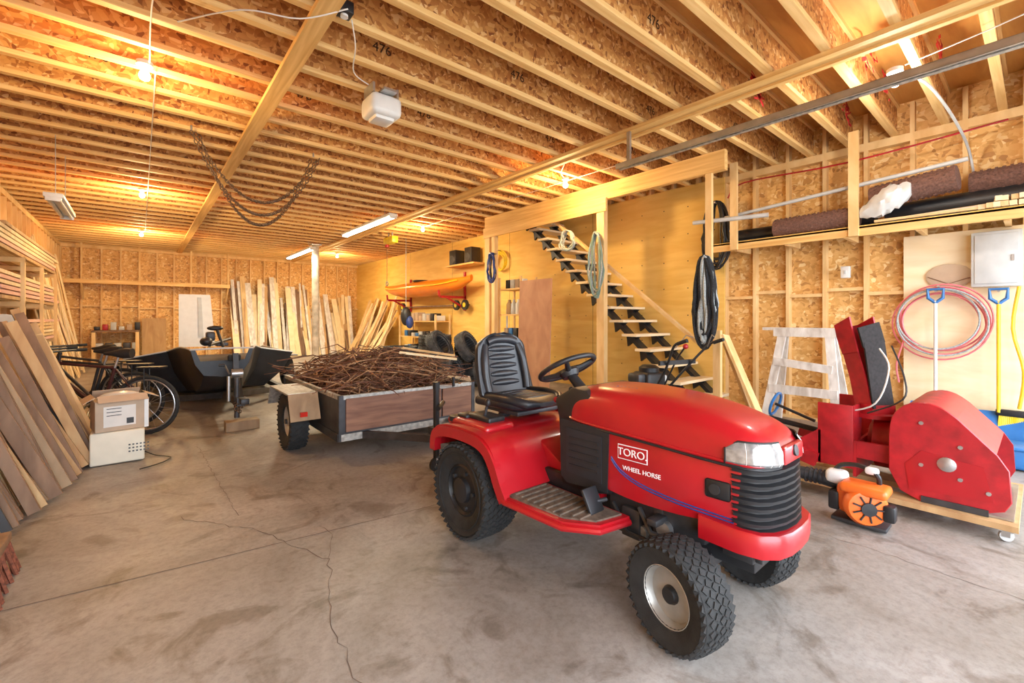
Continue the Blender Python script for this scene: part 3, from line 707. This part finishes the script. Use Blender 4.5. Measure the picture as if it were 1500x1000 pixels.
b.loft(rings,KAY); b.torus((6.08,11.2,2.34),(0,0,1),.22,.025,BLK,24,8); b.ell((6.08,11.2,2.33),(.20,.30,.02),BLK)
b.tube([(5.735+.16*abs(2*k/12-1)**2.2,9.1+.34*k,2.15+.08*(2*k/12-1)**4) for k in range(13)],.014,YEL,6)
b.done()
b=B('kayak_rack')
for y_ in (9.6,12.6): b.beam((6.48,y_,1.84),(5.72,y_,1.84),.05,.06,RED2); b.beam((6.46,y_,1.5),(6.46,y_,2.5),.05,.05,RED2); b.beam((6.46,y_,1.55),(5.9,y_,1.83),.04,.04,RED2); b.beam((5.70,y_,1.84),(5.68,y_,2.0),.04,.04,RED2)
b.beam((6.40,9.3,1.64),(6.40,12.9,1.64),.04,.04,LW[3])
for y_ in (9.35,9.75,12.8): b.lathe([(.13,-.03),(.13,.03)],(6.3,y_,1.64),(1,0,0),BLK,18); b.lathe([(.06,-.04),(.06,.04)],(6.3,y_,1.64),(1,0,0),YEL,14)
b.done()
b=B('wall_mounted_speaker')
for y_ in (9.0,9.7):
    b.box((6.28,y_,2.85),(.28,.3,.38),BLK,bevel=.015); b.lathe([(.11,0),(.10,.012),(.03,.0),(0,.004)],(6.14,y_,2.80),(-1,0,0),DSTEEL,20)
b.bx(6.1,6.48,8.7,10.0,2.62,2.655,PINEY); b.done()
b=B('garden_hose_coil')
for k in range(4): b.torus((6.42-.02*k,8.05,2.65-.02*k),(1,0,.1),.22-.01*k,.014,YEL,28,6)
b.cyl((6.48,8.05,2.85),(6.3,8.05,2.87),.012,STEEL); b.done()
b=B('hanging_bag'); b.ell((5.2,10.4,1.35),(.14,.12,.24),BLK); b.ell((5.25,10.3,1.2),(.10,.09,.16),DBLUE); b.tube([(5.2,10.4,1.55),(5.2,10.4,2.4),(5.2,10.4,ZC-.01)],.008,ROPEW,5); b.done()
b=B('chain_hoist'); b.box((4.6,10.0,3.16),(.16,.5,.16),YEL,bevel=.02); b.cyl((4.6,10.2,3.12),(4.6,10.2,3.02),.05,RED2); b.cyl((4.6,9.9,3.24),(4.6,9.9,ZC-.005),.02,STEEL); b.cyl((4.6,10.1,3.24),(4.6,10.1,ZC-.005),.02,STEEL)
b.tube([(4.6,10.2,3.02),(4.6,10.2,2.2)],.007,CHN,5); b.torus((4.6,10.2,2.14),(1,0,0),.05,.012,STEEL,14,6); b.done()
# ---------------------------------------------------------------- stair bay
b=B('stairwell_frame')
b.bx(5.40,5.48,2.45,7.3,3.10,ZC-.005,PINEY); b.bx(5.36,5.40,4.2,7.3,2.92,3.12,PINEY)
for y_ in (7.2,4.32): b.bx(5.38,5.47,y_-.07,y_+.07,0,3.1,PINE)
b.bx(5.38,5.47,6.95,7.05,0,3.1,PINE)
b.bx(5.42,5.47,2.62,2.70,1.9,3.1,PINE)
b.done()
b=B('staircase')
n=15; rise=3.35/(n+1)
def sy(h): return 4.2+(h-1.3)*1.1
for k in range(n):
    h=rise*(k+1); b.box((6.01,sy(h),h),(.92,.26,.04),PLYP,bevel=.004,seg=1)
for x in (5.68,6.34):
    b.beam((x,sy(.12),.08),(x,sy(3.3),3.22),.05,.15,BLK,up=(1,0,0))
    for k in range(n):
        h=rise*(k+1); b.prism([(sy(h)-.11,h-.02),(sy(h)+.12,h-.02),(sy(h)+.10,h-.17)],x-.022,x+.022,BLK,'yz')
b.beam((5.54,2.6,.0),(5.54,2.6,1.15),.06,.09,PINE); b.beam((5.54,sy(.3)-.3,.95),(5.54,sy(2.5),3.05),.04,.07,PINE,up=(1,0,0))
b.done()
b=B('plywood_sheet'); b.beam((5.27,5.72,0.005),(5.34,5.72,1.98),.82,.02,PLYR,up=(1,0,0)); b.done()
b=B('pressure_tank'); b.lathe([(.05,.02),(.22,.05),(.24,.15),(.24,.85),(.20,.97),(.06,1.02),(.05,1.07)],(6.15,7.5,0),(0,0,1),GREY,24); b.tube([(6.15,7.5,1.05),(6.15,7.5,1.5),(6.25,7.5,1.55),(6.45,7.5,1.55)],.02,STEEL,8); b.done()
b=B('utility_shelf')
for zz in (.9,1.35,1.85): b.bx(5.50,5.90,6.3,6.95,zz,zz+.03,PINEY)
for y_ in (6.3,6.95): b.bx(5.49,5.52,y_-.02,y_+.02,0,2.1,PINE); b.bx(5.88,5.91,y_-.02,y_+.02,0,2.1,PINE)
for k,m in enumerate((RED2,WHITE,GREY,LW[1])): b.lathe([(.06,0),(.065,.02),(.065,.2),(.03,.25),(.03,.29)],(5.66,6.4+.14*k,1.38),(0,0,1),m,14); b.box((5.66,6.4+.14*k,1.97),(.12,.11,.18),[WHITE,CARD,GREY,BLK][k],bevel=.01); b.box((5.66,6.4+.14*k,1.02),(.2,.11,.18),[BLK,DSTEEL,BLUE,CARD][k],bevel=.01)
b.done()
def coil(name,c,rw,rh,mat,n,r=.012,jit=.03,mat2=None,wmin=.75):
    b=B(name); c=Vector(c)
    for k in range(n):
        a0=R(-jit,jit); w=rw*R(wmin,1.1); h=rh*R(.85,1.05); dx=R(-.05,.05)
        pts=[]
        for i in range(28):
            a=2*math.pi*i/28; t=math.cos(a)*w*(1 if math.sin(a)<0 else .8); z=math.sin(a)*h+(rh-h)
            d=dx*.6+.02*math.sin(3*a+k)
            pts.append(c+Vector((d,t+a0*z,z)))
        b.tube(pts,r,mat2 if (mat2 and k%3==0) else mat,6,True)
    b.cyl(c+Vector((-.06,0,rh*.95)),c+Vector((.10,0,rh*.95)),.012,STEEL)
    return b.done()
coil('coiled_rope',(5.33,2.66,1.52),.14,.54,ROPEB,22,.020,mat2=ROPEW,wmin=.2)
coil('garden_hose_coil',(5.28,4.32,2.1),.14,.50,plain('hose_green',(.22,.32,.27),.4),8,.012,mat2=ROPEW,wmin=.45)
coil('garden_hose_coil',(5.28,4.9,2.55),.16,.16,plain('hose_clear',(.45,.5,.45),.3),6,.011,mat2=ROPEW)
coil('extension_cord',(5.28,6.9,2.3),.12,.28,DBLUE,6,.012,mat2=BLK,wmin=.5)
coil('extension_cord',(6.36,3.0,2.5),.22,.48,BLK,14,.013,wmin=.3)
b=B('leaning_planks')
b.beam((5.12,1.85,0.02),(5.30,2.40,1.10),.03,.14,PINE,up=(1,0,0)); b.beam((5.28,2.0,0.02),(5.36,2.42,1.0),.03,.10,LW[1],up=(1,0,0)); b.done()
b=B('garden_tiller',Matrix.Translation((4.75,2.95,0))@Matrix.Rotation(1.35,4,'Z'))
for sg in (-1,1):
    tire(b,(0,sg*.27,.2),(0,1,0),.20,.10,.09); b.lathe([(.09,0),(.09,.03),(0,.04)],(0,sg*.27,.2),(0,sg,0),RIM,18)
    b.tube(smooth_poly([(-.05,sg*.10,.45),(-.3,sg*.17,.75),(-.5,sg*.27,1.0),(-.62,sg*.28,1.05)],4),.014,BLK,8); b.cyl((-.56,sg*.28,1.03),(-.68,sg*.28,1.07),.02,RUB)
    b.tube([(-.5,sg*.25,.98),(-.6,sg*.2,1.12),(-.66,sg*.16,1.1)],.006,STEEL,6)
b.cyl((0,-.27,.2),(0,.27,.2),.02,DSTEEL); b.box((.02,0,.34),(.40,.28,.12),DSTEEL,bevel=.02)
b.box((.14,0,.52),(.28,.30,.26),BLK,bevel=.04,seg=3); b.lathe([(.12,0),(.12,.05),(.08,.08),(0,.08)],(.14,0,.65),(0,0,1),BLK,22); b.box((.14,.2,.58),(.2,.12,.12),DSTEEL,bevel=.03)
b.box((.14,-.2,.55),(.12,.1,.1),GREY,bevel=.02); b.prism([(-.42,.18),(-.38,.42),(-.12,.46),(-.05,.28),(-.1,.2)],-.25,.25,DSTEEL,'xz',bevel=.01)
for k in range(5):
    for a in range(4):
        t=a*math.pi/2+k*.5; b.beam((-.24,-.2+.1*k,.17),(-.24+.15*math.cos(t),-.2+.1*k,.17+.15*math.sin(t)),.02,.03,STEEL,up=(0,1,0))
b.beam((-.3,-.28,.80),(-.3,.28,.80),.03,.05,BLK); b.tube([(-.1,0,.5),(-.3,.0,.85),(-.45,.05,.98)],.01,BLK,6); b.ell((-.46,.05,.99),(.03,.03,.03),RED2)
b.done()
# ---------------------------------------------------------------- right wall shelf + items
b=B('storage_shelf')
b.bx(6.02,6.06,YF+.3,2.92,2.20,2.30,PINEY); b.bx(6.02,XR-.13,YF+.3,2.92,2.28,2.31,PLYY)
y_=-1.0
while y_<2.95: b.bx(6.06,XR-.13,y_-.02,y_+.02,2.19,2.28,PINE); y_+=.6
for y_ in (2.6,1.32,-.2): b.bx(5.98,6.02,y_-.045,y_+.045,2.20,ZC-.005,PINE)
b.done()
b=B('rolled_rubber_mat')
def roll(p0,p1,r,dark=False):
    m,l=b.frame(p0,p1); t=b.M; b.M=m; M_=BLK if dark else MAT_
    pts=[]
    for k in range(60):
        a=k*.42; rr=r*(.25+.75*k/59); pts.append((rr*math.cos(a),rr*math.sin(a)))
    b.loft([[Vector((x,y,-l/2)) for x,y in pts],[Vector((x,y,l/2)) for x,y in pts]],M_,closed=False); b.lathe([(r*.97,-l/2),(r*.97,l/2)],(0,0,0),(0,0,1),M_,24)
    if not dark:
        for i in range(int(l/.05)):
            for j in range(12):
                a=j*math.pi/6+(i%2)*.26; b.box((r*math.cos(a),r*math.sin(a),-l/2+.025+i*.05),(.014,.014,.02),M_,rot=(0,0,a))
    b.M=t
roll((6.12,1.30,2.43),(6.14,2.15,2.42),.115); roll((6.14,.52,2.68),(6.2,1.2,2.62),.125); roll((6.3,-.2,2.45),(6.4,1.1,2.44),.12,True); roll((6.25,-.6,2.64),(6.35,.45,2.64),.11); roll((6.4,1.2,2.42),(6.38,2.7,2.42),.10,True)
b.bx(6.1,6.45,2.1,2.8,2.315,2.335,RUB); b.done()
b=B('lumber_offcuts')
for k in range(26): b.box((6.10+R(-.02,.03),-.55+.055*(k%14)+.2,2.34+.055*(k//14)),(.22,.045,.045),random.choice([LW[2],LW[0],PLYP]),rot=(0,0,R(-.15,.15)))
for k in range(6): b.beam((6.03+.02*k,.3,2.335+.012*(k%3)),(6.05+.02*k,1.15,2.34),.025,.025,random.choice([LW[2],GREY,LW[0]]))
b.done()
b=B('metal_pipe'); b.cyl((6.12,.45,2.84),(6.08,2.75,2.66),.022,GREY); b.cyl((6.05,2.2,2.60),(5.88,3.1,2.62),.028,GREY); b.done()
b=B('plastic_film_bundle')
rings=[]
for j in range(14):
    u=j/13; rr=.12*(.35+.8*math.sin(math.pi*min(1,u*.9+.1)))
    rings.append([Vector((6.03+rr*.7*math.cos(a)*R(.7,1.15),.85+.42*u,2.62-.18*u+rr*math.sin(a)*R(.7,1.2))) for a in [2*math.pi*i/16 for i in range(16)]])
b.loft(rings,PLAS,smooth=False); b.done()
b=B('electrical_panel'); b.box((6.435,.28,1.88),(.12,.34,.54),GREY,bevel=.008); b.box((6.37,.28,1.88),(.01,.29,.48),GREY,bevel=.004); b.box((6.361,.17,1.88),(.01,.02,.06),STEEL)
b.done()
b=B('light_switch_box'); b.box((6.47,1.5,1.85),(.06,.09,.14),WHITE,bevel=.008); b.box((6.435,1.5,1.85),(.012,.02,.04),GREY); b.done()
b=B('air_hose_coil')
for k in range(8): b.torus((6.42-.012*k,.68+R(-.03,.03),1.27+R(-.03,.03)),(1,R(-.05,.05),R(-.08,.08)),.34+R(-.06,.04),.009,PINK if k<6 else ROPEW,40,6)
b.cyl((6.49,.68,1.60),(6.3,.68,1.63),.012,STEEL); b.tube(smooth_poly([(6.38,.95,1.1),(6.38,1.02,.8),(6.38,1.0,.6)],4),.009,PINK,6); b.done()
b=B('wall_hanging_paper'); b.ell((6.488,.62,1.74),(.010,.18,.13),CARD,n=20); b.tube([(6.475,.46,1.72),(6.475,.62,1.66),(6.475,.78,1.74)],.004,LW[3],5); b.done()
def shovel(name,y_,z1,blade,shaft,z0=.35,bladecol=None):
    b=B(name); x=6.30
    b.cyl((x,y_,z0),(x,y_,z1-.12),.015,shaft)
    b.tube([(x,y_,z1-.14),(x,y_-.055,z1-.09),(x,y_-.06,z1),(x,y_+.06,z1),(x,y_+.055,z1-.09),(x,y_,z1-.14)],.016,BLUE if bladecol is None else bladecol,8)
    if blade:
        rings=[]
        for j in range(7):
            u=j/6; w=blade*(.75+.25*u); zz=z0-u*(z0-.03); xx=x-.10*math.sin(u*1.6)+.03
            rings.append([Vector((xx,y_-w,zz)),Vector((xx+.03,y_-w*.5,zz)),Vector((xx+.035,y_,zz)),Vector((xx+.03,y_+w*.5,zz)),Vector((xx,y_+w,zz)),Vector((xx-.008,y_+w,zz)),Vector((xx+.022,y_,zz)),Vector((xx-.008,y_-w,zz))])
        b.loft(rings,bladecol or BLUE)
    b.cyl((x,y_,z1-.02),(6.48,y_,z1-.0),.01,STEEL)
    return b.done()
shovel('snow_shovel',.70,1.60,.26,WHITE,.42); shovel('snow_shovel',.26,1.58,.25,YEL,.40)
shovel('scoop_shovel',-.15,1.5,.24,WHITE,.42)
b=B('broom'); b.tube(smooth_poly([(6.32,.13,1.6),(6.33,.17,1.2),(6.30,.10,.8),(6.32,.13,.45)],4),.014,YEL,8); b.box((6.32,.13,.40),(.06,.3,.06),BLK,bevel=.01)
for k in range(24): b.cyl((6.31,.0+.011*k,.38),(6.30,-.01+.012*k,.18),.008,YEL,n=5)
b.done()
b=B('blue_storage_tray'); b.box((5.85,.22,.10),(.30,.75,.18),BLUE,bevel=.03,seg=3); b.box((5.85,.22,.19),(.34,.80,.03),BLUE,bevel=.012); b.done()
b=B('white_wooden_sawhorse')
for y0_,y1_ in ((2.18,2.02),(1.42,1.55)):
    b.beam((5.85,y0_,0),(6.02,y1_,1.16),.09,.035,WHITEW,up=(1,0,0)); b.beam((6.3,y0_,0),(6.08,y1_,1.14),.09,.035,WHITEW,up=(1,0,0))
b.beam((6.0,2.12,1.13),(6.0,1.44,1.13),.03,.10,WHITEW,up=(0,0,1)); b.beam((5.90,2.14,.45),(5.90,1.44,.45),.03,.10,WHITEW); b.beam((5.94,2.1,.78),(5.94,1.5,.72),.03,.09,WHITEW); b.beam((6.05,2.25,1.17),(6.05,1.38,1.17),.10,.035,WHITEW)
b.done()
# ---------------------------------------------------------------- SNOWBLOWER
b=B('snow_blower_attachment')
plate=smooth_poly([(.655,.50),(.64,.63),(.58,.715),(.49,.745),(.41,.725),(.34,.67)],3)[:-1]+[(.34,.67),(.17,.48),(.125,.40),(.115,.22),(.14,.165),(.24,.125),(.50,.115),(.60,.16),(.655,.28)]
XA,XBb=3.90,4.75
b.prism(plate,XA-.008,XA+.008,RED2,'yz'); b.prism(plate,XBb-.008,XBb+.008,RED2,'yz')
back=[(.17,.48),(.34,.67)]+smooth_poly([(.34,.67),(.41,.725),(.49,.745),(.58,.715),(.64,.63),(.655,.50),(.655,.28),(.60,.16),(.50,.115),(.30,.12)],3)
b.loft([[Vector((XA,y,z)) for y,z in back],[Vector((XBb,y,z)) for y,z in back]],RED2,closed=False)
b.tube([(XA,y,z) for y,z in plate],.009,RED2,6,True)
b.lathe([(.045,0),(.045,.012),(.02,.02),(.0,.02)],(XA-.008,.38,.38),(-1,0,0),STEEL,16)
for y,z in ((.32,.30),(.32,.5),(.5,.35),(.2,.25),(.5,.62)): b.cyl((XA-.02,y,z),(XA,y,z),.012,STEEL,n=8)
b.prism([(.18,.20),(.56,.18),(.58,.34),(.50,.44),(.22,.40)],XA-.012,XA-.008,RED,'yz')
b.cyl((XA,.38,.38),(XBb,.38,.38),.025,DSTEEL)
for sg,x0_ in ((1,XA+.03),(-1,XBb-.03)):
    vs=[];fs=[]
    for k in range(50):
        a=k*.30*sg; x=x0_+sg*k*.0076
        vs+=[(x,.38+.04*math.cos(a),.38+.04*math.sin(a)),(x,.38+.19*math.cos(a),.38+.19*math.sin(a))]
        if k: fs.append((2*k-2,2*k-1,2*k+1,2*k))
    b.add(vs,fs,RED2,None,True)
b.bx(XA,XBb,.10,.26,.112,.125,STEEL); b.bx(XA-.02,XA-.008,.2,.5,.112,.15,DSTEEL)
b.lathe([(.20,0),(.20,.16),(.12,.20),(.05,.2)],(4.32,.64,.38),(0,1,0),RED2,28)
b.lathe([(.14,0),(.14,.03),(.115,.04),(.115,.10)],(4.25,.80,.56),(0,0,1),RED2,24)
def chr_(c,ang,w,d):
    P=[(-w,-d),(-w,d*.6),(-w*.6,d),(w*.6,d),(w,d*.6),(w,-d),(w-.012,-d),(w-.012,d*.5),(w*.5,d-.014),(-w*.5,d-.014),(-w+.012,d*.5),(-w+.012,-d)]
    f=Vector((-.55,-.83,0)) ; s=Vector((.83,-.55,0))
    return [Vector(c)+s*x-f*y+Vector((0,0,-y*ang)) for x,y in P]
b.loft([chr_((4.25,.82,.62),0,.09,.09),chr_((4.26,.86,.85),.1,.092,.085),chr_((4.27,.91,1.06),.2,.095,.08)],RED2,smooth=False)
b.loft([chr_((4.26,.90,1.03),.2,.10,.085),chr_((4.26,.93,1.16),.3,.105,.09),chr_((4.22,.94,1.27),.5,.105,.085)],RED2,smooth=False)
CHB=plain('chute_rubber',(.018,.014,.014),.9,0,.4,50)
b.beam((4.195,.745,.64),(4.195,.80,1.12),.17,.012,CHB,up=(-.55,-.83,0)); b.beam((4.195,.80,1.10),(4.17,.83,1.25),.18,.014,CHB,up=(-.55,-.83,0))
b.tube(smooth_poly([(4.1,.75,1.08),(4.0,.68,.95),(3.98,.75,.7),(4.05,.95,.6),(4.1,1.1,.55)],5),.006,WHITE,6)
b.tube(smooth_poly([(4.15,.69,1.1),(4.0,.6,.9),(3.95,.6,.75),(4.0,.8,.62)],5),.006,BLK,6)
b.bx(3.98,4.0,.88,1.10,.20,.66,RED2,bevel=.004); b.bx(4.55,4.57,.88,1.10,.20,.66,RED2); b.bx(3.98,4.57,1.08,1.10,.2,.45,RED2)
b.bx(3.98,4.57,.86,.88,.15,.40,RED2); b.beam((3.96,1.1,.22),(3.96,1.4,.30),.05,.10,RED2); b.beam((4.57,1.1,.22),(4.57,1.4,.30),.05,.10,RED2); b.prism([(1.10,.2),(1.38,.24),(1.10,.45)],3.97,3.985,RED2,'yz')
b.bx(3.985,4.2,.875,.885,.40,.66,RED2)
b.beam((4.0,.66,.35),(4.0,.90,.35),.03,.12,RED2); b.beam((4.5,.66,.35),(4.5,.90,.35),.03,.12,RED2)
b.cyl((4.28,.9,.35),(4.28,1.55,.42),.022,BLK); b.torus((4.28,1.5,.55),(0,1,.3),.10,.012,BLUE,20,6); b.cyl((4.28,1.2,.45),(4.28,1.5,.55),.012,BLK)
b.done()
b=B('wooden_dolly')
b.bx(3.82,4.85,.08,.22,.075,.11,LW[1]); b.bx(3.82,4.85,1.2,1.36,.075,.11,LW[1]); b.bx(3.82,3.98,.22,1.2,.075,.11,LW[1]); b.bx(4.69,4.85,.22,1.2,.075,.11,LW[1]); b.bx(4.2,4.4,.22,1.2,.075,.11,LW[1])
for x in (3.87,4.8):
    for y_ in (.13,1.28): b.lathe([(.03,-.012),(.034,0),(.03,.012)],(x,y_,.034),(1,.3,0),GREY,16); b.box((x,y_,.066),(.06,.06,.008),STEEL); b.box((x-.018,y_,.05),(.004,.035,.04),STEEL); b.box((x+.018,y_,.05),(.004,.035,.04),STEEL)
b.done()
# ---------------------------------------------------------------- leaf blower
b=B('leaf_blower')
b.box((3.50,.74,.16),(.17,.22,.20),ORANGE,bevel=.05,seg=3); b.box((3.45,.70,.245),(.18,.24,.06),ORANGE,bevel=.025,seg=3)
b.lathe([(.115,0),(.115,.03),(.10,.055),(.06,.062),(0,.062)],(3.43,.70,.145),(-.85,-.5,0),ORANGE,26)
for k in range(9): a=k*2*math.pi/9; b.cyl((3.372,.667,.145),(3.372+.042*math.cos(a),.667-.072*math.cos(a),.145+.082*math.sin(a)),.005,BLK,n=6)
b.lathe([(.04,0),(.04,.012),(0,.014)],(3.374,.668,.145),(-.85,-.5,0),BLK,16)
b.box((3.44,.58,.13),(.07,.06,.10),BLK,bevel=.015); b.box((3.46,.86,.13),(.08,.06,.12),BLK,bevel=.015)
b.box((3.48,.73,.025),(.15,.28,.025),DSTEEL,bevel=.008)
b.box((3.51,.86,.265),(.10,.12,.09),WHITE,bevel=.03,seg=3)
b.tube(smooth_poly([(3.50,.64,.27),(3.48,.65,.335),(3.50,.74,.365),(3.53,.84,.34),(3.53,.88,.29)],4),.014,BLK,8); b.box((3.49,.675,.35),(.045,.07,.045),WHITE,bevel=.015)
b.tube([(3.52,.86,.22),(3.50,1.0,.24),(3.46,1.18,.25),(3.38,1.4,.22)],[.045,.042,.04,.036],BLK,14)
for k in range(5): b.torus((3.515-.004*k,.93+.025*k,.235),(0,1,0),.046,.006,BLK,18,6)
for y_ in (.62,.84): b.cyl((3.48,y_,0.0),(3.48,y_,.03),.015,BLK)
b.done()
# ---------------------------------------------------------------- overhead things
b=B('garage_door_track')
b.bx(4.0,4.05,YF+.1,3.0,2.985,2.99,STEEL); b.bx(4.0,4.004,YF+.1,3.0,2.935,2.99,STEEL); b.bx(4.046,4.05,YF+.1,3.0,2.96,2.99,STEEL); b.bx(4.0,4.02,YF+.1,3.0,2.935,2.94,STEEL)
b.bx(4.06,4.10,YF+.1,3.0,2.94,2.98,GALV)
b.bx(4.02,4.05,2.83,2.87,2.99,ZC-.045,STEEL); b.done()
b=B('garage_door_opener'); b.box((1.66,3.8,3.17),(.28,.28,.18),WHITE,bevel=.045,seg=3); b.box((1.66,3.8,3.075),(.18,.18,.05),WHITE,bevel=.02); b.bx(1.60,1.72,3.6,4.0,3.262,3.28,STEEL); b.bx(1.54,1.56,3.7,3.9,3.262,ZC-.005,STEEL); b.bx(1.76,1.78,3.7,3.9,3.262,ZC-.005,STEEL); b.done()
b=B('junction_box'); b.box((1.05,3.0,3.37),(.10,.10,.08),BLK,bevel=.008); b.cyl((1.05,3.0,3.33),(1.05,3.0,3.315),.025,WHITE); b.done()
b=B('hanging_chain')
def chain(p0,p1,sag):
    p0=Vector(p0);p1=Vector(p1); n=int(((p1-p0).length+sag*1.3)/.034)
    P=[p0.lerp(p1,i/n)-Vector((0,0,sag*4*(i/n)*(1-i/n))) for i in range(n+1)]
    for i in range(n):
        d=(P[i+1]-P[i]).normalized(); m=(P[i]+P[i+1])/2; u=d.cross(Vector((0,1,0))).normalized(); w=d.cross(u)
        if i%2: u,w=w,u
        b.tube([m+d*.025*math.cos(a)+u*.015*math.sin(a) for a in [k*math.pi/4 for k in range(8)]],.0058,CHN,5,True)
chain((.42,5.87,3.32),(1.68,5.65,3.25),.80); chain((.46,5.9,3.32),(1.66,5.70,3.24),.64); chain((.50,5.95,3.32),(1.62,5.8,3.26),.90); 
for x in (.42,1.65): b.cyl((x,5.8,3.30),(x,5.8,ZC-.002),.01,STEEL)
b.done()
def fluo(c,L,lit=True,mat=WHITE):
    b=B('fluorescent_light'); x,y_,z=c
    b.box((x,y_,z+.04),(.16,L,.05),mat,bevel=.008)
    for dx in (-.04,.04): b.cyl((x+dx,y_-L/2+.03,z),(x+dx,y_+L/2-.03,z),.016,TUBE if lit else WHITE,n=12)
    for s_ in (-1,1): b.box((x,y_+s_*(L/2-.015),z),(.13,.03,.05),mat,bevel=.006); b.cyl((x,y_+s_*L*.35,z+.06),(x,y_+s_*L*.35,ZC-.003),.004,STEEL,n=6)
    b.done()
fluo((3.45,8.6,3.10),2.44); fluo((3.45,13.4,3.10),2.44)
fluo((-.72,7.5,2.60),1.22,False)
def bulb(x,y_,warm,power):
    b=B('light_bulb')
    b.lathe([(.055,0),(.055,.03),(.035,.05),(.02,.05)],(x,y_,3.345),(0,0,-1),WHITE,18)
    b.lathe([(.016,0),(.018,.02),(.035,.05),(.038,.07),(.030,.092),(.012,.102),(0,.104)],(x,y_,3.30),(0,0,-1),BULB if warm else BULBW,18)
    b.done()
    l=bpy.data.lights.new('bulb_light','POINT'); l.energy=power; l.color=(1,.66,.30) if warm else (1,.92,.82); l.shadow_soft_size=.05
    o=bpy.data.objects.new('bulb_light',l); o.location=(x,y_,3.09); sc.collection.objects.link(o)
for y_,w,p in ((4.6,1,65),(9.1,1,95),(13.4,1,110)): bulb(.03,y_,w,p)
for y_,w,p in ((.77,0,40),(4.45,1,70),(8.7,1,90),(14.2,1,100)): bulb(4.75,y_,w,p)
for c in ((3.45,8.6,3.05),(3.45,13.4,3.05)):
    l=bpy.data.lights.new('tube_light','AREA'); l.shape='RECTANGLE'; l.size=.12; l.size_y=2.3; l.energy=150; l.color=(1,.88,.62)
    o=bpy.data.objects.new('tube_light',l); o.location=c; sc.collection.objects.link(o)
def cable(P,r=.005,m=WHITE):
    b=B('electrical_cable'); b.tube(smooth_poly(P,5),r,m,5); b.done()
cable([(.06,4.55,3.33),(.07,3.5,3.335),(.2,2.4,3.33),(.1,1.5,3.33)]); cable([(.10,4.7,3.335),(.10,6.5,3.33),(.10,9.1,3.335),(.10,13.4,3.335)])
cable([(4.24,YF+.2,3.31),(4.23,2,3.32),(4.24,5,3.31),(4.22,9,3.32),(4.23,15,3.31)],.007); cable([(1.05,2.93,3.335),(.8,3.1,3.25),(.5,3.3,3.28),(.2,3.8,3.33)])
cable([(1.5,3.7,3.30),(1.3,3.5,3.25),(1.2,3.2,3.27),(1.1,3.0,3.32)]); cable([(4.85,.72,3.33),(5.1,.6,3.25),(5.8,.5,3.1),(6.38,.45,2.9),(6.44,.40,2.3)],.012,GREY); cable([(4.7,.7,3.33),(4.5,.2,3.3),(4.35,-.3,3.32)])
cable([(4.25,4,3.31),(4.5,4.3,3.33),(4.68,4.42,3.33)]); cable([(4.85,.9,3.335),(4.88,2.5,3.32),(4.85,4.4,3.335),(4.85,8.7,3.335)],.005)
cable([(6.36,.2,3.2),(6.1,1.4,3.05),(6.32,2.6,3.15),(6.38,2.85,3.0)],.010,RED2)
# ---------------------------------------------------------------- daylight through open doors
w=bpy.data.worlds.new('world'); sc.world=w; w.use_nodes=True
bg=w.node_tree.nodes['Background']; bg.inputs[0].default_value=(.82,.90,1.0,1); bg.inputs[1].default_value=10.5
for xc,wd in ((.55,3.5),(4.6,3.4)):
    l=bpy.data.lights.new('door_portal','AREA'); l.shape='RECTANGLE'; l.size=wd; l.size_y=2.9; l.cycles.is_portal=True
    o=bpy.data.objects.new('door_portal',l); o.location=(xc,YF-.1,1.45); o.rotation_euler=(math.radians(90),0,0); sc.collection.objects.link(o)
# ---------------------------------------------------------------- camera
cam=bpy.data.cameras.new('camera'); co=bpy.data.objects.new('camera',cam); sc.collection.objects.link(co)
cam.sensor_width=36; cam.lens=36*650/1500; cam.shift_y=-34/1500; cam.clip_start=.05
co.location=(0,0,1.3); co.rotation_euler=(math.radians(90),0,-math.radians(40))
sc.camera=co
sc.view_settings.view_transform='Standard'; sc.view_settings.look='None'; sc.view_settings.exposure=0.05
